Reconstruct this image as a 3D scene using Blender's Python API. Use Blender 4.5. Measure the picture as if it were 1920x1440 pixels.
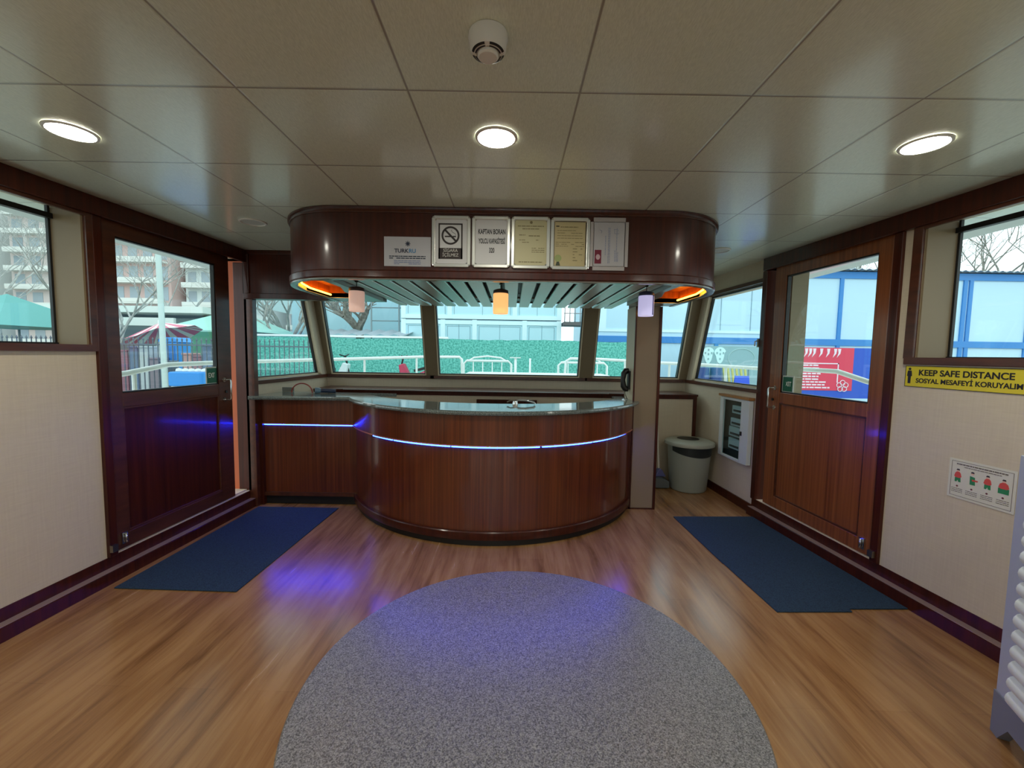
import bpy, math, random
from mathutils import Vector, Matrix
random.seed(7)
PI = math.pi
for o in list(bpy.data.objects):
    bpy.data.objects.remove(o, do_unlink=True)
S = bpy.context.scene
COL = S.collection

# ---------------------------------------------------------------- camera
FPX = 780.97
CR = Vector((0.99986868, 0.0011663, 0.01616382))
CU = Vector((-0.01620584, 0.07195868, 0.99727595))
CF = Vector((0.0, 0.99740693, -0.07196814))
CAM = Vector((0, 0, 1.5))
cd = bpy.data.cameras.new('camera')
cd.sensor_fit = 'HORIZONTAL'; cd.sensor_width = 36; cd.lens = FPX / 1920 * 36
cd.clip_start = 0.02; cd.clip_end = 500
cam = bpy.data.objects.new('camera', cd); COL.objects.link(cam)
M = Matrix((CR, CU, -CF)).transposed().to_4x4(); M.translation = CAM
cam.matrix_world = M
S.camera = cam

# ---------------------------------------------------------------- world and exposure
W = bpy.data.worlds.new('overcast_sky'); S.world = W; W.use_nodes = True
bg = W.node_tree.nodes['Background']
tc = W.node_tree.nodes.new('ShaderNodeTexCoord'); nz = W.node_tree.nodes.new('ShaderNodeTexNoise')
rp = W.node_tree.nodes.new('ShaderNodeValToRGB')
nz.inputs['Scale'].default_value = 1.6; nz.inputs['Detail'].default_value = 4
rp.color_ramp.elements[0].position = .35; rp.color_ramp.elements[0].color = (.80, .87, .89, 1)
rp.color_ramp.elements[1].position = .7; rp.color_ramp.elements[1].color = (.97, 1, 1, 1)
W.node_tree.links.new(tc.outputs['Generated'], nz.inputs['Vector'])
W.node_tree.links.new(nz.outputs['Fac'], rp.inputs['Fac'])
W.node_tree.links.new(rp.outputs['Color'], bg.inputs['Color'])
bg.inputs['Strength'].default_value = 1.6
S.view_settings.view_transform = 'Standard'; S.view_settings.look = 'None'
S.view_settings.gamma = 1; S.view_settings.use_curve_mapping = False
S.view_settings.exposure = 0.5
LAMP = 116.0        # downlight diffuser emission
LED = 64.0         # blue strip emission

# ---------------------------------------------------------------- helpers
def lin(c):
    return tuple(((x / 255) / 12.92 if x / 255 <= .04045 else ((x / 255 + .055) / 1.055) ** 2.4) for x in c)

def ray(u, v):
    return CF + CR * ((u - 960) / FPX) - CU * ((v - 720) / FPX)
def at_y(u, v, y):
    d = ray(u, v); return CAM + d * (y / d.y)
def at_z(u, v, z):
    d = ray(u, v); return CAM + d * ((z - 1.5) / d.z)

class B:
    """collects geometry in world coordinates"""
    def __init__(s): s.v = []; s.f = []; s.sm = []
    def face(s, pts, smooth=False):
        n = len(s.v); s.v += [Vector(p) for p in pts]; s.f.append(list(range(n, n + len(pts)))); s.sm.append(smooth); return s
    def mesh(s, vs, fs, smooth=False):
        n = len(s.v); s.v += [Vector(p) for p in vs]
        for f in fs: s.f.append([i + n for i in f]); s.sm.append(smooth)
        return s
    def box(s, x0, x1, y0, y1, z0, z1, m=None):
        vs = [(x, y, z) for x in (x0, x1) for y in (y0, y1) for z in (z0, z1)]
        if m: vs = [m(*p) for p in vs]
        return s.mesh(vs, [(0, 1, 3, 2), (4, 6, 7, 5), (0, 4, 5, 1), (2, 3, 7, 6), (0, 2, 6, 4), (1, 5, 7, 3)])
    def prism(s, pts, z0, z1, m=None, smooth=False):
        """pts 2D polygon, extruded between z0 and z1; m maps (a,b,z)->world"""
        n = len(pts); m = m or (lambda a, b, c: (a, b, c))
        s.mesh([m(a, b, z0) for a, b in pts] + [m(a, b, z1) for a, b in pts],
               [tuple(range(n - 1, -1, -1)), tuple(range(n, 2 * n))])
        k = len(s.v) - 2 * n
        for i in range(n):
            j = (i + 1) % n; s.f.append([k + i, k + j, k + n + j, k + n + i]); s.sm.append(smooth)
        return s
    def tube(s, path, r, seg=10, smooth=True, caps=True):
        path = [Vector(p) for p in path]; rs = r if isinstance(r, (list, tuple)) else [r] * len(path)
        n = len(s.v); up = None
        for i, p in enumerate(path):
            t = (path[min(i + 1, len(path) - 1)] - path[max(i - 1, 0)])
            if t.length < 1e-9: t = Vector((0, 0, 1))
            t.normalize()
            if up is None:
                up = Vector((0, 0, 1)) if abs(t.z) < .9 else Vector((1, 0, 0))
            a = t.cross(up)
            if a.length < 1e-6: a = t.cross(Vector((0, 1, 0)))
            a.normalize(); b = a.cross(t).normalized(); up = b
            for k in range(seg):
                w = 2 * PI * k / seg
                s.v.append(p + (a * math.cos(w) + b * math.sin(w)) * rs[i])
        for i in range(len(path) - 1):
            for k in range(seg):
                l = (k + 1) % seg
                s.f.append([n + i * seg + k, n + i * seg + l, n + (i + 1) * seg + l, n + (i + 1) * seg + k]); s.sm.append(smooth)
        if caps:
            s.f.append([n + k for k in range(seg)][::-1]); s.sm.append(False)
            e = n + (len(path) - 1) * seg; s.f.append([e + k for k in range(seg)]); s.sm.append(False)
        return s
    def lathe(s, prof, c, seg=40, smooth=True, ax=1.0, ay=1.0, a0=0, a1=2 * PI):
        n = len(s.v); full = abs(a1 - a0 - 2 * PI) < 1e-6; m = seg if full else seg + 1
        for (r, z) in prof:
            for k in range(m):
                w = a0 + (a1 - a0) * k / seg
                s.v.append(Vector((c[0] + ax * r * math.cos(w), c[1] + ay * r * math.sin(w), c[2] + z)))
        for i in range(len(prof) - 1):
            for k in range(seg):
                l = (k + 1) % m
                s.f.append([n + i * m + k, n + i * m + l, n + (i + 1) * m + l, n + (i + 1) * m + k]); s.sm.append(smooth)
        return s
    def sweep(s, path, prof, smooth=True, closed=False):
        """path: list of (point, outward 2D normal); prof: list of (out, z) closed polygon"""
        n = len(s.v); m = len(prof)
        for (p, nn) in path:
            for (o, z) in prof: s.v.append(Vector((p[0] + nn[0] * o, p[1] + nn[1] * o, z)))
        L = len(path)
        for i in range(L - (0 if closed else 1)):
            j = (i + 1) % L
            for k in range(m):
                l = (k + 1) % m
                s.f.append([n + i * m + k, n + i * m + l, n + j * m + l, n + j * m + k]); s.sm.append(smooth)
        if not closed:
            s.f.append([n + k for k in range(m)][::-1]); s.sm.append(False)
            e = n + (L - 1) * m; s.f.append([e + k for k in range(m)]); s.sm.append(False)
        return s
    def build(s, name, mat, parent=None, bevel=0, solid=0, autos=True):
        off = wloc(parent) if parent else Vector((0, 0, 0))
        me = bpy.data.meshes.new(name)
        me.from_pydata([tuple(v - off) for v in s.v], [], s.f)
        me.polygons.foreach_set('use_smooth', s.sm)
        me.materials.append(mat)
        import bmesh
        bm = bmesh.new(); bm.from_mesh(me)
        bmesh.ops.remove_doubles(bm, verts=bm.verts, dist=1e-5)
        bmesh.ops.recalc_face_normals(bm, faces=bm.faces)
        if any(s.sm):
            for e in bm.edges:
                if len(e.link_faces) == 2 and e.calc_face_angle(0) > .7: e.smooth = False
        bm.to_mesh(me); bm.free()
        o = bpy.data.objects.new(name, me); COL.objects.link(o)
        if parent: o.parent = parent
        if bevel:
            b = o.modifiers.new('bevel', 'BEVEL'); b.width = bevel; b.segments = 2; b.limit_method = 'ANGLE'; b.angle_limit = .6
            b.harden_normals = False
        return o

def wloc(o):
    v = Vector((0, 0, 0))
    while o: v += o.location; o = o.parent
    return v
def thing(name, label, cat, loc, group=None):
    o = bpy.data.objects.new(name, None); COL.objects.link(o); o.location = loc; o.empty_display_size = .1
    o['label'] = label; o['category'] = cat
    if group: o['group'] = group
    return o
def tag(o, label, cat, group=None, kind=None):
    o['label'] = label; o['category'] = cat
    if group: o['group'] = group
    if kind: o['kind'] = kind
    return o
def struct(o): o['kind'] = 'structure'; return o
def sthing(name, loc=(0, 0, 0)):
    o = bpy.data.objects.new(name, None); COL.objects.link(o); o.location = loc; o['kind'] = 'structure'; return o
def copytree(root, loc, label=None):
    r = root.copy(); COL.objects.link(r); r.location = loc
    if label: r['label'] = label
    for ch in list(root.children):
        c = ch.copy(); COL.objects.link(c); c.parent = r
        for g in ch.children:
            d = g.copy(); COL.objects.link(d); d.parent = c
    return r

FRONT = (Vector((1, 0, 0)), Vector((0, 0, 1)))     # text facing -y
def text(body, name, mat, pos, right, up, size, parent=None, sx=1.0, align='CENTER', depth=.0006, bold=0.0):
    cu = bpy.data.curves.new(name, 'FONT'); cu.body = body; cu.size = size; cu.align_x = align; cu.align_y = 'CENTER'
    cu.extrude = depth; cu.offset = bold
    t = bpy.data.objects.new('t', cu); COL.objects.link(t)
    dg = bpy.context.evaluated_depsgraph_get(); dg.update()
    me = bpy.data.meshes.new_from_object(t.evaluated_get(dg)); bpy.data.objects.remove(t, do_unlink=True)
    right = Vector(right).normalized(); up = Vector(up).normalized(); n = right.cross(up)
    off = wloc(parent) if parent else Vector((0, 0, 0))
    R = Matrix((right * sx, up, n)).transposed().to_4x4(); R.translation = Vector(pos) - off
    me.transform(R); me.materials.clear(); me.materials.append(mat)
    o = bpy.data.objects.new(name, me); COL.objects.link(o)
    if parent: o.parent = parent
    return o

# ---------------------------------------------------------------- materials
MATS = {}
def mat(name, rgb, rough=.5, metal=0, spec=.5, coat=0, coat_rough=.1, emis=None, estr=0):
    if name in MATS: return MATS[name]
    m = bpy.data.materials.new(name); m.use_nodes = True
    p = m.node_tree.nodes['Principled BSDF']
    p.inputs['Base Color'].default_value = (*lin(rgb), 1)
    p.inputs['Roughness'].default_value = rough; p.inputs['Metallic'].default_value = metal
    p.inputs['Specular IOR Level'].default_value = spec
    p.inputs['Coat Weight'].default_value = coat; p.inputs['Coat Roughness'].default_value = coat_rough
    if emis:
        p.inputs['Emission Color'].default_value = (*emis, 1); p.inputs['Emission Strength'].default_value = estr
    MATS[name] = m
    return m
def nodes(m): return m.node_tree, m.node_tree.nodes['Principled BSDF']
def add(nt, t, **kw):
    n = nt.nodes.new(t)
    for k, v in kw.items():
        if k in n.inputs: n.inputs[k].default_value = v
        else: setattr(n, k, v)
    return n
def mapping(nt, scale, rot=(0, 0, 0), loc=(0, 0, 0)):
    c = add(nt, 'ShaderNodeTexCoord'); mp = add(nt, 'ShaderNodeMapping')
    mp.inputs['Scale'].default_value = scale; mp.inputs['Rotation'].default_value = rot; mp.inputs['Location'].default_value = loc
    nt.links.new(c.outputs['Object'], mp.inputs['Vector']); return mp
def ramp(nt, fac, stops):
    r = add(nt, 'ShaderNodeValToRGB'); cr = r.color_ramp
    while len(cr.elements) > len(stops): cr.elements.remove(cr.elements[-1])
    while len(cr.elements) < len(stops): cr.elements.new(1)
    for e, (p, c) in zip(cr.elements, stops): e.position = p; e.color = (*lin(c), 1)
    nt.links.new(fac, r.inputs['Fac']); return r
def wood(name, dark, light, rough=.25, coat=.6, scale=(38, 38, .9), coat_rough=.12):
    m = mat(name, light, rough=rough, coat=coat, coat_rough=coat_rough); nt, p = nodes(m)
    mp = mapping(nt, scale)
    n = add(nt, 'ShaderNodeTexNoise', Scale=1.0, Detail=6, Roughness=.6); nt.links.new(mp.outputs[0], n.inputs['Vector'])
    r = ramp(nt, n.outputs['Fac'], [(.3, dark), (.7, light)])
    nt.links.new(r.outputs[0], p.inputs['Base Color'])
    return m
def speck(name, a, b, scale, rough=.9, lo=.4, hi=.6, bump=0, coat=0, detail=2):
    m = mat(name, a, rough=rough, coat=coat); nt, p = nodes(m)
    mp = mapping(nt, (scale,) * 3)
    n = add(nt, 'ShaderNodeTexNoise', Scale=1.0, Detail=detail, Roughness=.6); nt.links.new(mp.outputs[0], n.inputs['Vector'])
    r = ramp(nt, n.outputs['Fac'], [(lo, a), (hi, b)]); nt.links.new(r.outputs[0], p.inputs['Base Color'])
    if bump:
        bp = add(nt, 'ShaderNodeBump', Strength=bump, Distance=.004); nt.links.new(n.outputs['Fac'], bp.inputs['Height'])
        nt.links.new(bp.outputs[0], p.inputs['Normal'])
    return m

WD = wood('mahogany_dark', (50, 17, 8), (78, 30, 14), rough=.35, coat=.3); MATS['mahogany_dark'].node_tree.nodes['Principled BSDF'].inputs['Specular IOR Level'].default_value = .25
WC = wood('mahogany_veneer', (72, 29, 12), (112, 53, 24), rough=.3, coat=.6, coat_rough=.09, scale=(60, 60, .7))
WR = wood('mahogany_lit_door', (108, 54, 24), (152, 86, 42), rough=.35, coat=.6, scale=(50, 50, .6))  # lighter copy for the right door, the light on it put into the colour
WT = wood('trim_wood', (60, 29, 16), (92, 47, 26), rough=.35, coat=.3, scale=(20, 3, 20))
TAN = mat('tan_laminate', (132, 115, 88), rough=.5)
CREAM = mat('cream_trim', (214, 200, 172), rough=.5)
BLACK = mat('black_rubber', (16, 16, 17), rough=.45)
CHROME = mat('chrome', (200, 200, 200), rough=.15, metal=1)
STEEL = mat('brushed_steel', (150, 140, 125), rough=.35, metal=1)
WHITE = mat('white_plastic', (222, 218, 210), rough=.35)
PAPER = mat('white_paper', (205, 203, 203), rough=.6)
INK = mat('black_ink', (28, 26, 28), rough=.6)

# fabric wall covering
WALL = mat('beige_wallcovering', (205, 190, 166), rough=.55); nt, p = nodes(WALL)
mp = mapping(nt, (110, 110, 5)); n1 = add(nt, 'ShaderNodeTexNoise', Scale=1.0, Detail=3); nt.links.new(mp.outputs[0], n1.inputs['Vector'])
mp2 = mapping(nt, (9, 9, 130)); n2 = add(nt, 'ShaderNodeTexNoise', Scale=1.0, Detail=3); nt.links.new(mp2.outputs[0], n2.inputs['Vector'])
ad = add(nt, 'ShaderNodeMath', operation='ADD'); nt.links.new(n1.outputs['Fac'], ad.inputs[0]); nt.links.new(n2.outputs['Fac'], ad.inputs[1])
hf = add(nt, 'ShaderNodeMath', operation='MULTIPLY'); hf.inputs[1].default_value = .5; nt.links.new(ad.outputs[0], hf.inputs[0])
r = ramp(nt, hf.outputs[0], [(.3, (199, 184, 160)), (.7, (209, 195, 171))]); nt.links.new(r.outputs[0], p.inputs['Base Color'])

# ceiling tiles
CEIL = mat('ceiling_tile', (190, 186, 174), rough=.3, spec=.6, coat=1, coat_rough=.17); nt, p = nodes(CEIL)
mp = mapping(nt, (1, 1, 1))
sx = add(nt, 'ShaderNodeSeparateXYZ'); nt.links.new(mp.outputs[0], sx.inputs[0])
def seam(out, off):
    a = add(nt, 'ShaderNodeMath', operation='SUBTRACT'); a.inputs[1].default_value = off; nt.links.new(out, a.inputs[0])
    b = add(nt, 'ShaderNodeMath', operation='DIVIDE'); b.inputs[1].default_value = .6; nt.links.new(a.outputs[0], b.inputs[0])
    c = add(nt, 'ShaderNodeMath', operation='PINGPONG'); c.inputs[1].default_value = .5; nt.links.new(b.outputs[0], c.inputs[0])
    return c.outputs[0]
sa = seam(sx.outputs['X'], -.38 - 6 + .0); sb = seam(sx.outputs['Y'], 1.522 - 12)
mn = add(nt, 'ShaderNodeMath', operation='MINIMUM'); nt.links.new(sa, mn.inputs[0]); nt.links.new(sb, mn.inputs[1])
mr = add(nt, 'ShaderNodeMapRange'); mr.inputs['From Min'].default_value = .0035; mr.inputs['From Max'].default_value = .009
nt.links.new(mn.outputs[0], mr.inputs['Value'])
nz1 = add(nt, 'ShaderNodeTexNoise', Scale=260.0, Detail=2)
mps = mapping(nt, (420, 60, 1)); nt.links.new(mps.outputs[0], nz1.inputs['Vector']); nz1.inputs['Scale'].default_value = 1
cr = ramp(nt, nz1.outputs['Fac'], [(.3, (211, 219, 200)), (.7, (231, 238, 220))])
mx = add(nt, 'ShaderNodeMix', data_type='RGBA'); mx.inputs['A'].default_value = (*lin((150, 145, 132)), 1)
nt.links.new(mr.outputs[0], mx.inputs['Factor']); nt.links.new(cr.outputs[0], mx.inputs['B']); nt.links.new(mx.outputs['Result'], p.inputs['Base Color'])
mr2 = add(nt, 'ShaderNodeMapRange'); mr2.inputs['From Min'].default_value = .002; mr2.inputs['From Max'].default_value = .016
nt.links.new(mn.outputs[0], mr2.inputs['Value'])
nw = add(nt, 'ShaderNodeTexNoise', Scale=1.3, Detail=1); mpw = mapping(nt, (1, 1, 1)); nt.links.new(mpw.outputs[0], nw.inputs['Vector'])
b0 = add(nt, 'ShaderNodeBump', Strength=.25, Distance=.01); nt.links.new(nw.outputs['Fac'], b0.inputs['Height'])
b1 = add(nt, 'ShaderNodeBump', Strength=.5, Distance=.004); nt.links.new(mr2.outputs[0], b1.inputs['Height']); nt.links.new(b0.outputs[0], b1.inputs['Normal'])
b2 = add(nt, 'ShaderNodeBump', Strength=.3, Distance=.001); nt.links.new(nz1.outputs['Fac'], b2.inputs['Height']); nt.links.new(b1.outputs[0], b2.inputs['Normal'])
nt.links.new(b2.outputs[0], p.inputs['Normal'])

# laminate floor
FLOOR = mat('oak_laminate', (180, 130, 88), rough=.33, spec=.5, coat=.5, coat_rough=.2); nt, p = nodes(FLOOR)
mp = mapping(nt, (1, 1, 1), rot=(0, 0, PI / 2 + .02))
br = add(nt, 'ShaderNodeTexBrick'); br.inputs['Scale'].default_value = 1; br.inputs['Brick Width'].default_value = 1.25; br.inputs['Row Height'].default_value = .19
br.inputs['Mortar Size'].default_value = .0012; br.inputs['Mortar Smooth'].default_value = .3; br.offset = .37
br.inputs['Color1'].default_value = (.35, .35, .35, 1); br.inputs['Color2'].default_value = (.65, .65, .65, 1); br.inputs['Mortar'].default_value = (.1, .1, .1, 1)
nt.links.new(mp.outputs[0], br.inputs['Vector'])
mpg = mapping(nt, (22, 1.6, 1), rot=(0, 0, .02)); ng = add(nt, 'ShaderNodeTexNoise', Scale=1.0, Detail=7, Roughness=.62, Distortion=.6); nt.links.new(mpg.outputs[0], ng.inputs['Vector'])
mpk = mapping(nt, (7, 1.4, 1), loc=(3, 1, 0)); nk = add(nt, 'ShaderNodeTexNoise', Scale=1.0, Detail=3, Roughness=.5); nt.links.new(mpk.outputs[0], nk.inputs['Vector'])
m1 = add(nt, 'ShaderNodeMath', operation='MULTIPLY'); m1.inputs[1].default_value = .55; nt.links.new(ng.outputs['Fac'], m1.inputs[0])
m2 = add(nt, 'ShaderNodeMath', operation='MULTIPLY_ADD'); m2.inputs[1].default_value = .5; nt.links.new(nk.outputs['Fac'], m2.inputs[0]); nt.links.new(m1.outputs[0], m2.inputs[2])
m3 = add(nt, 'ShaderNodeMath', operation='MULTIPLY_ADD'); m3.inputs[1].default_value = .16; nt.links.new(br.outputs['Color'], m3.inputs[0]); nt.links.new(m2.outputs[0], m3.inputs[2])
r = ramp(nt, m3.outputs[0], [(.42, (110, 72, 40)), (.56, (149, 106, 66)), (.72, (174, 131, 86))])
nt.links.new(r.outputs[0], p.inputs['Base Color'])
rr = add(nt, 'ShaderNodeMapRange'); rr.inputs['To Min'].default_value = .15; rr.inputs['To Max'].default_value = .33
nt.links.new(ng.outputs['Fac'], rr.inputs['Value']); nt.links.new(rr.outputs[0], p.inputs['Roughness'])
bp = add(nt, 'ShaderNodeBump', Strength=.15, Distance=.002); nt.links.new(ng.outputs['Fac'], bp.inputs['Height']); nt.links.new(bp.outputs[0], p.inputs['Normal'])

CARPET = speck('grey_speckle_carpet', (58, 57, 58), (174, 171, 170), 190, lo=.36, hi=.68, bump=.25, detail=3, rough=.7, coat=1); CARPET.node_tree.nodes['Principled BSDF'].inputs['Coat Roughness'].default_value = .33
MAT_ = speck('navy_entrance_mat', (22, 44, 66), (38, 64, 88), 160, bump=.5)
GRAN = speck('grey_granite', (62, 72, 72), (142, 150, 146), 180, rough=.07, lo=.35, hi=.7)
GLASS = bpy.data.materials.new('tinted_window_glass'); GLASS.use_nodes = True; nt = GLASS.node_tree; nt.nodes.clear()
out = add(nt, 'ShaderNodeOutputMaterial'); tr = add(nt, 'ShaderNodeBsdfTransparent'); tr.inputs['Color'].default_value = (.90, .985, .99, 1)
gl = add(nt, 'ShaderNodeBsdfGlossy'); gl.inputs['Roughness'].default_value = .01; fr = add(nt, 'ShaderNodeFresnel'); ge = add(nt, 'ShaderNodeNewGeometry'); io = add(nt, 'ShaderNodeMath', operation='MULTIPLY_ADD'); io.inputs[1].default_value = 1 / 1.45 - 1.45; io.inputs[2].default_value = 1.45; nt.links.new(ge.outputs['Backfacing'], io.inputs[0]); nt.links.new(io.outputs[0], fr.inputs['IOR'])
mxs = add(nt, 'ShaderNodeMixShader'); nt.links.new(fr.outputs[0], mxs.inputs[0]); nt.links.new(tr.outputs[0], mxs.inputs[1]); nt.links.new(gl.outputs[0], mxs.inputs[2]); nt.links.new(mxs.outputs[0], out.inputs[0])

# ---------------------------------------------------------------- room geometry
ZC = 2.411
YB = -4.2                                   # back end of the cabin
def xl(y): return -2.596 + .0605 * (y - 2.17)
def xr(y): return 2.487 - .0858 * (min(y, 3.9) - 2.108) - .05 * max(0, y - 3.9)
def ML(y, t, z): return Vector((xl(y) - t, y, z))       # t>0 goes outward
def MR(y, t, z): return Vector((xr(y) + t, y, z))
WY = 5.42                                    # front wall at sill height
def fy(z): return WY - .33 * max(0, z - 1.22)
def MF(x, t, z): return Vector((x, fy(z) + t, z))
def wpoly(b, m, pts, t0, t1):                # pts in (along, z)
    return b.prism(pts, t0, t1, m=lambda a, z, t: m(a, t, z))
def wbox(b, m, a0, a1, t0, t1, z0, z1):
    return b.prism([(a0, z0), (a1, z0), (a1, z1), (a0, z1)], t0, t1, m=lambda a, z, t: m(a, t, z))

XA, XB = xl(YB) - .2, xr(YB) + .2
struct(B().face([(XA, YB, 0), (XB, YB, 0), (2.45, 5.6, 0), (-2.6, 5.6, 0)]).build('floor', FLOOR))
struct(B().box(-3.2, 3.2, YB, 5.45, ZC, ZC + .05).build('ceiling', CEIL))

TH = .2
def side_wall(m, name, doory):
    d0, d1 = doory
    b = B()
    # lower wall with door gap, upper parts around windows
    wins = [(-3.5, -1.9), (-1.5, .4), (.85, 2.54)]
    wbox(b, m, YB, d0, 0, TH, 0, 1.49)
    prev = YB
    for (a, c) in wins:
        wbox(b, m, prev, a, 0, TH, 1.49, 2.33); prev = c
    wbox(b, m, prev, d0, 0, TH, 1.49, 2.33)
    wbox(b, m, YB, 3.9, 0, TH, 2.33, ZC)
    wbox(b, m, d0, d1, 0, TH, 0, .16)
    # forward part with the raked window
    wbox(b, m, d1, WY, 0, TH, 0, 1.20)
    wbox(b, m, d1, d1 + .05, 0, TH, 1.2, ZC)
    wpoly(b, m, [(d1, 2.2), (fy(2.2), 2.2), (fy(ZC), ZC), (d1, ZC)], 0, TH)
    wpoly(b, m, [(fy(1.2) - .14, 1.2), (fy(1.2) + .1, 1.2), (fy(2.2) + .1, 2.2), (fy(2.2) - .14, 2.2)], 0, .06)
    return struct(b.build(name, WALL))
side_wall(ML, 'wall_left', (2.62, 3.91))
side_wall(MR, 'wall_right', (2.70, 3.88))
def MBk(x, t, z): return Vector((x, YB - t, z))
b = B(); bw = [(-2.5, -1.0), (-.7, .7), (1.0, 2.4)]  # openings for the added daylight windows
wbox(b, MBk, XA, XB, 0, .1, 0, .95); wbox(b, MBk, XA, XB, 0, .1, 2.25, ZC)
for a, c in ((XA, -2.5), (-1.0, -.7), (.7, 1.0), (2.4, XB)): wbox(b, MBk, a, c, 0, .1, .95, 2.25)
struct(b.build('wall_back', WALL))
b = B()
wbox(b, MF, -2.62, 2.45, 0, .1, 0, 1.2)
wpoly(b, MF, [(-2.55, 2.2), (2.4, 2.2), (2.4, ZC), (-2.55, ZC)], 0, .1)
struct(b.build('wall_front', WALL))
# tan mullions of the front window band
b = B()
for (a, c) in [(-2.46, -2.34), (-1.11, -.96), (.87, 1.04), (2.16, 2.30)]:
    wbox(b, MF, a, c, -.03, .09, 1.2, 2.2)
struct(b.build('trim_1', TAN))

# trims, one per side
for nm, m, d0, d1, cornerz in (('left', ML, 2.62, 3.91, 0), ('right', MR, 2.70, 3.88, 0)):
    # base ledge
    b = B()
    b.prism([(-.05, 0), (-.05, .074), (-.044, .08), (-.004, .08), (-.004, .155), (0.01, .155), (0.01, 0)], YB, 3.93 if nm == 'right' else 3.9,
            m=lambda t, z, y: m(y, t, z))
    struct(b.build('baseboard_' + nm, WD))
    b = B(); wbox(b, m, YB, 3.9, -.0505, -.004, .0802, .084); struct(b.build('trim_%s_highlight' % nm, mat('ledge_highlight', (176, 150, 142), rough=.35, metal=.4)))  # pale strip along the ledge top paints in its window-gloss highlight
    b = B(); wbox(b, m, 3.93 if nm == 'right' else 3.93, 4.93, -.012, 0.0, 0, .09); struct(b.build('baseboard_%s_bow' % nm, WD))
    b = B()
    wbox(b, m, YB, d1 + .03, -.035, 0, 2.30, ZC - .001)          # beam below the ceiling
    wbox(b, m, d0 - .045, d0 + .01, -.02, .1, .155, 2.30)
    wbox(b, m, d1 - .01, d1 + .05, -.02, .1, .155, 2.30)
    struct(b.build('trim_' + nm, WD, bevel=.004))

# ---- side windows (deep reveals)
def side_window(m, name, a, c, edge=.0, blackbar=True):
    w = sthing(name, m(a, 0, 1.49))
    f = B()
    wbox(f, m, a - .06, c + .055, -.018, .0, 1.475, 1.515)
    wbox(f, m, a - .06, a, -.018, 0, 1.515, 2.30); wbox(f, m, c, c + .055, -.018, 0, 1.515, 2.30)
    wbox(f, m, a, c, -.018, 0, 2.28, 2.31)
    f.build('window_frame', WT, w, bevel=.003)
    r_ = B()
    wbox(r_, m, c - .012, c, 0, TH - .01, 1.50, 2.32); wbox(r_, m, a, a + .012, 0, TH - .01, 1.50, 2.32)
    r_.build('window_reveal', TAN, w)
    s = B(); wbox(s, m, a, c, 0, TH, 1.49, 1.505); s.build('window_sill', WT, w)
    k = B()
    wbox(k, m, a, c, TH - .03, TH - .005, 1.505, 1.525); wbox(k, m, c - .024, c - .012, TH - .022, TH - .005, 1.505, 2.33)
    wbox(k, m, a, c, TH - .04, TH - .005, 2.255, 2.285)
    k.build('gasket', BLACK, w)
    g = B(); wbox(g, m, a, c, TH - .018, TH - .012, 1.52, 2.33); g.build('pane', GLASS, w)
n = 1
for m in (ML, MR):
    for (a, c) in [(-3.5, -1.9), (-1.5, .4), (.85, 2.54)]:
        side_window(m, 'window_%d' % n, a, c); n += 1
for (a, c) in [(-2.5, -1.0), (-.7, .7), (1.0, 2.4)]:  # unseen back windows, added so daylight lifts the ceiling
    w = sthing('window_%d' % n, (a, YB, .95)); n += 1
    f = B()
    for (x0_, x1_, z0_, z1_) in ((a, a + .05, .95, 2.25), (c - .05, c, .95, 2.25), (a, c, .95, 1.0), (a, c, 2.2, 2.25)): wbox(f, MBk, x0_, x1_, -.02, .1, z0_, z1_)
    f.build('window_frame', WT, w); g = B(); wbox(g, MBk, a + .04, c - .04, .05, .055, .99, 2.21); g.build('pane', GLASS, w)
# ---- bow side windows
for m in (ML, MR):
    d1 = 3.96 if m is ML else 3.93
    w = sthing('window_%d' % n, m(d1, 0, 1.2)); n += 1
    e0, e1 = fy(1.2) - .14, fy(2.2) - .14
    f = B(); wbox(f, m, d1 - .02, WY, -.02, .03, 1.165, 1.205); wpoly(f, m, [(d1 - .02, 2.2), (e1 + .1, 2.2), (e1 + .09, 2.24), (d1 - .02, 2.24)], -.02, .03)
    f.build('window_frame', WT, w, bevel=.003)
    k = B()
    wpoly(k, m, [(e0 - .03, 1.21), (e0, 1.21), (e1, 2.2), (e1 - .03, 2.2)], .0, .06)
    wbox(k, m, d1, e0, .03, .06, 1.205, 1.225)
    k.build('window_bead', CREAM, w)
    k = B()
    wpoly(k, m, [(e0 - .042, 1.225), (e0 - .03, 1.225), (e1 - .03, 2.18), (e1 - .042, 2.18)], .04, .07)
    wbox(k, m, d1, e0 - .03, .04, .07, 1.225, 1.235); wpoly(k, m, [(d1, 2.185), (e1, 2.185), (e1, 2.2), (d1, 2.2)], .04, .07)
    k.build('gasket', BLACK, w)
    h = B(); wbox(h, m, d1 + .0, d1 + .018, -.03, .0, 1.60, 1.68); h.tube([m(d1 + .01, -.03, 1.66), m(d1 + .01, -.05, 1.655), m(d1 + .012, -.052, 1.61)], .006, 8); h.build('window_latch', STEEL, w)
    g = B(); wpoly(g, m, [(d1, 1.21), (e0, 1.21), (e1, 2.2), (d1, 2.2)], .055, .06); g.build('pane', GLASS, w)
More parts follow.
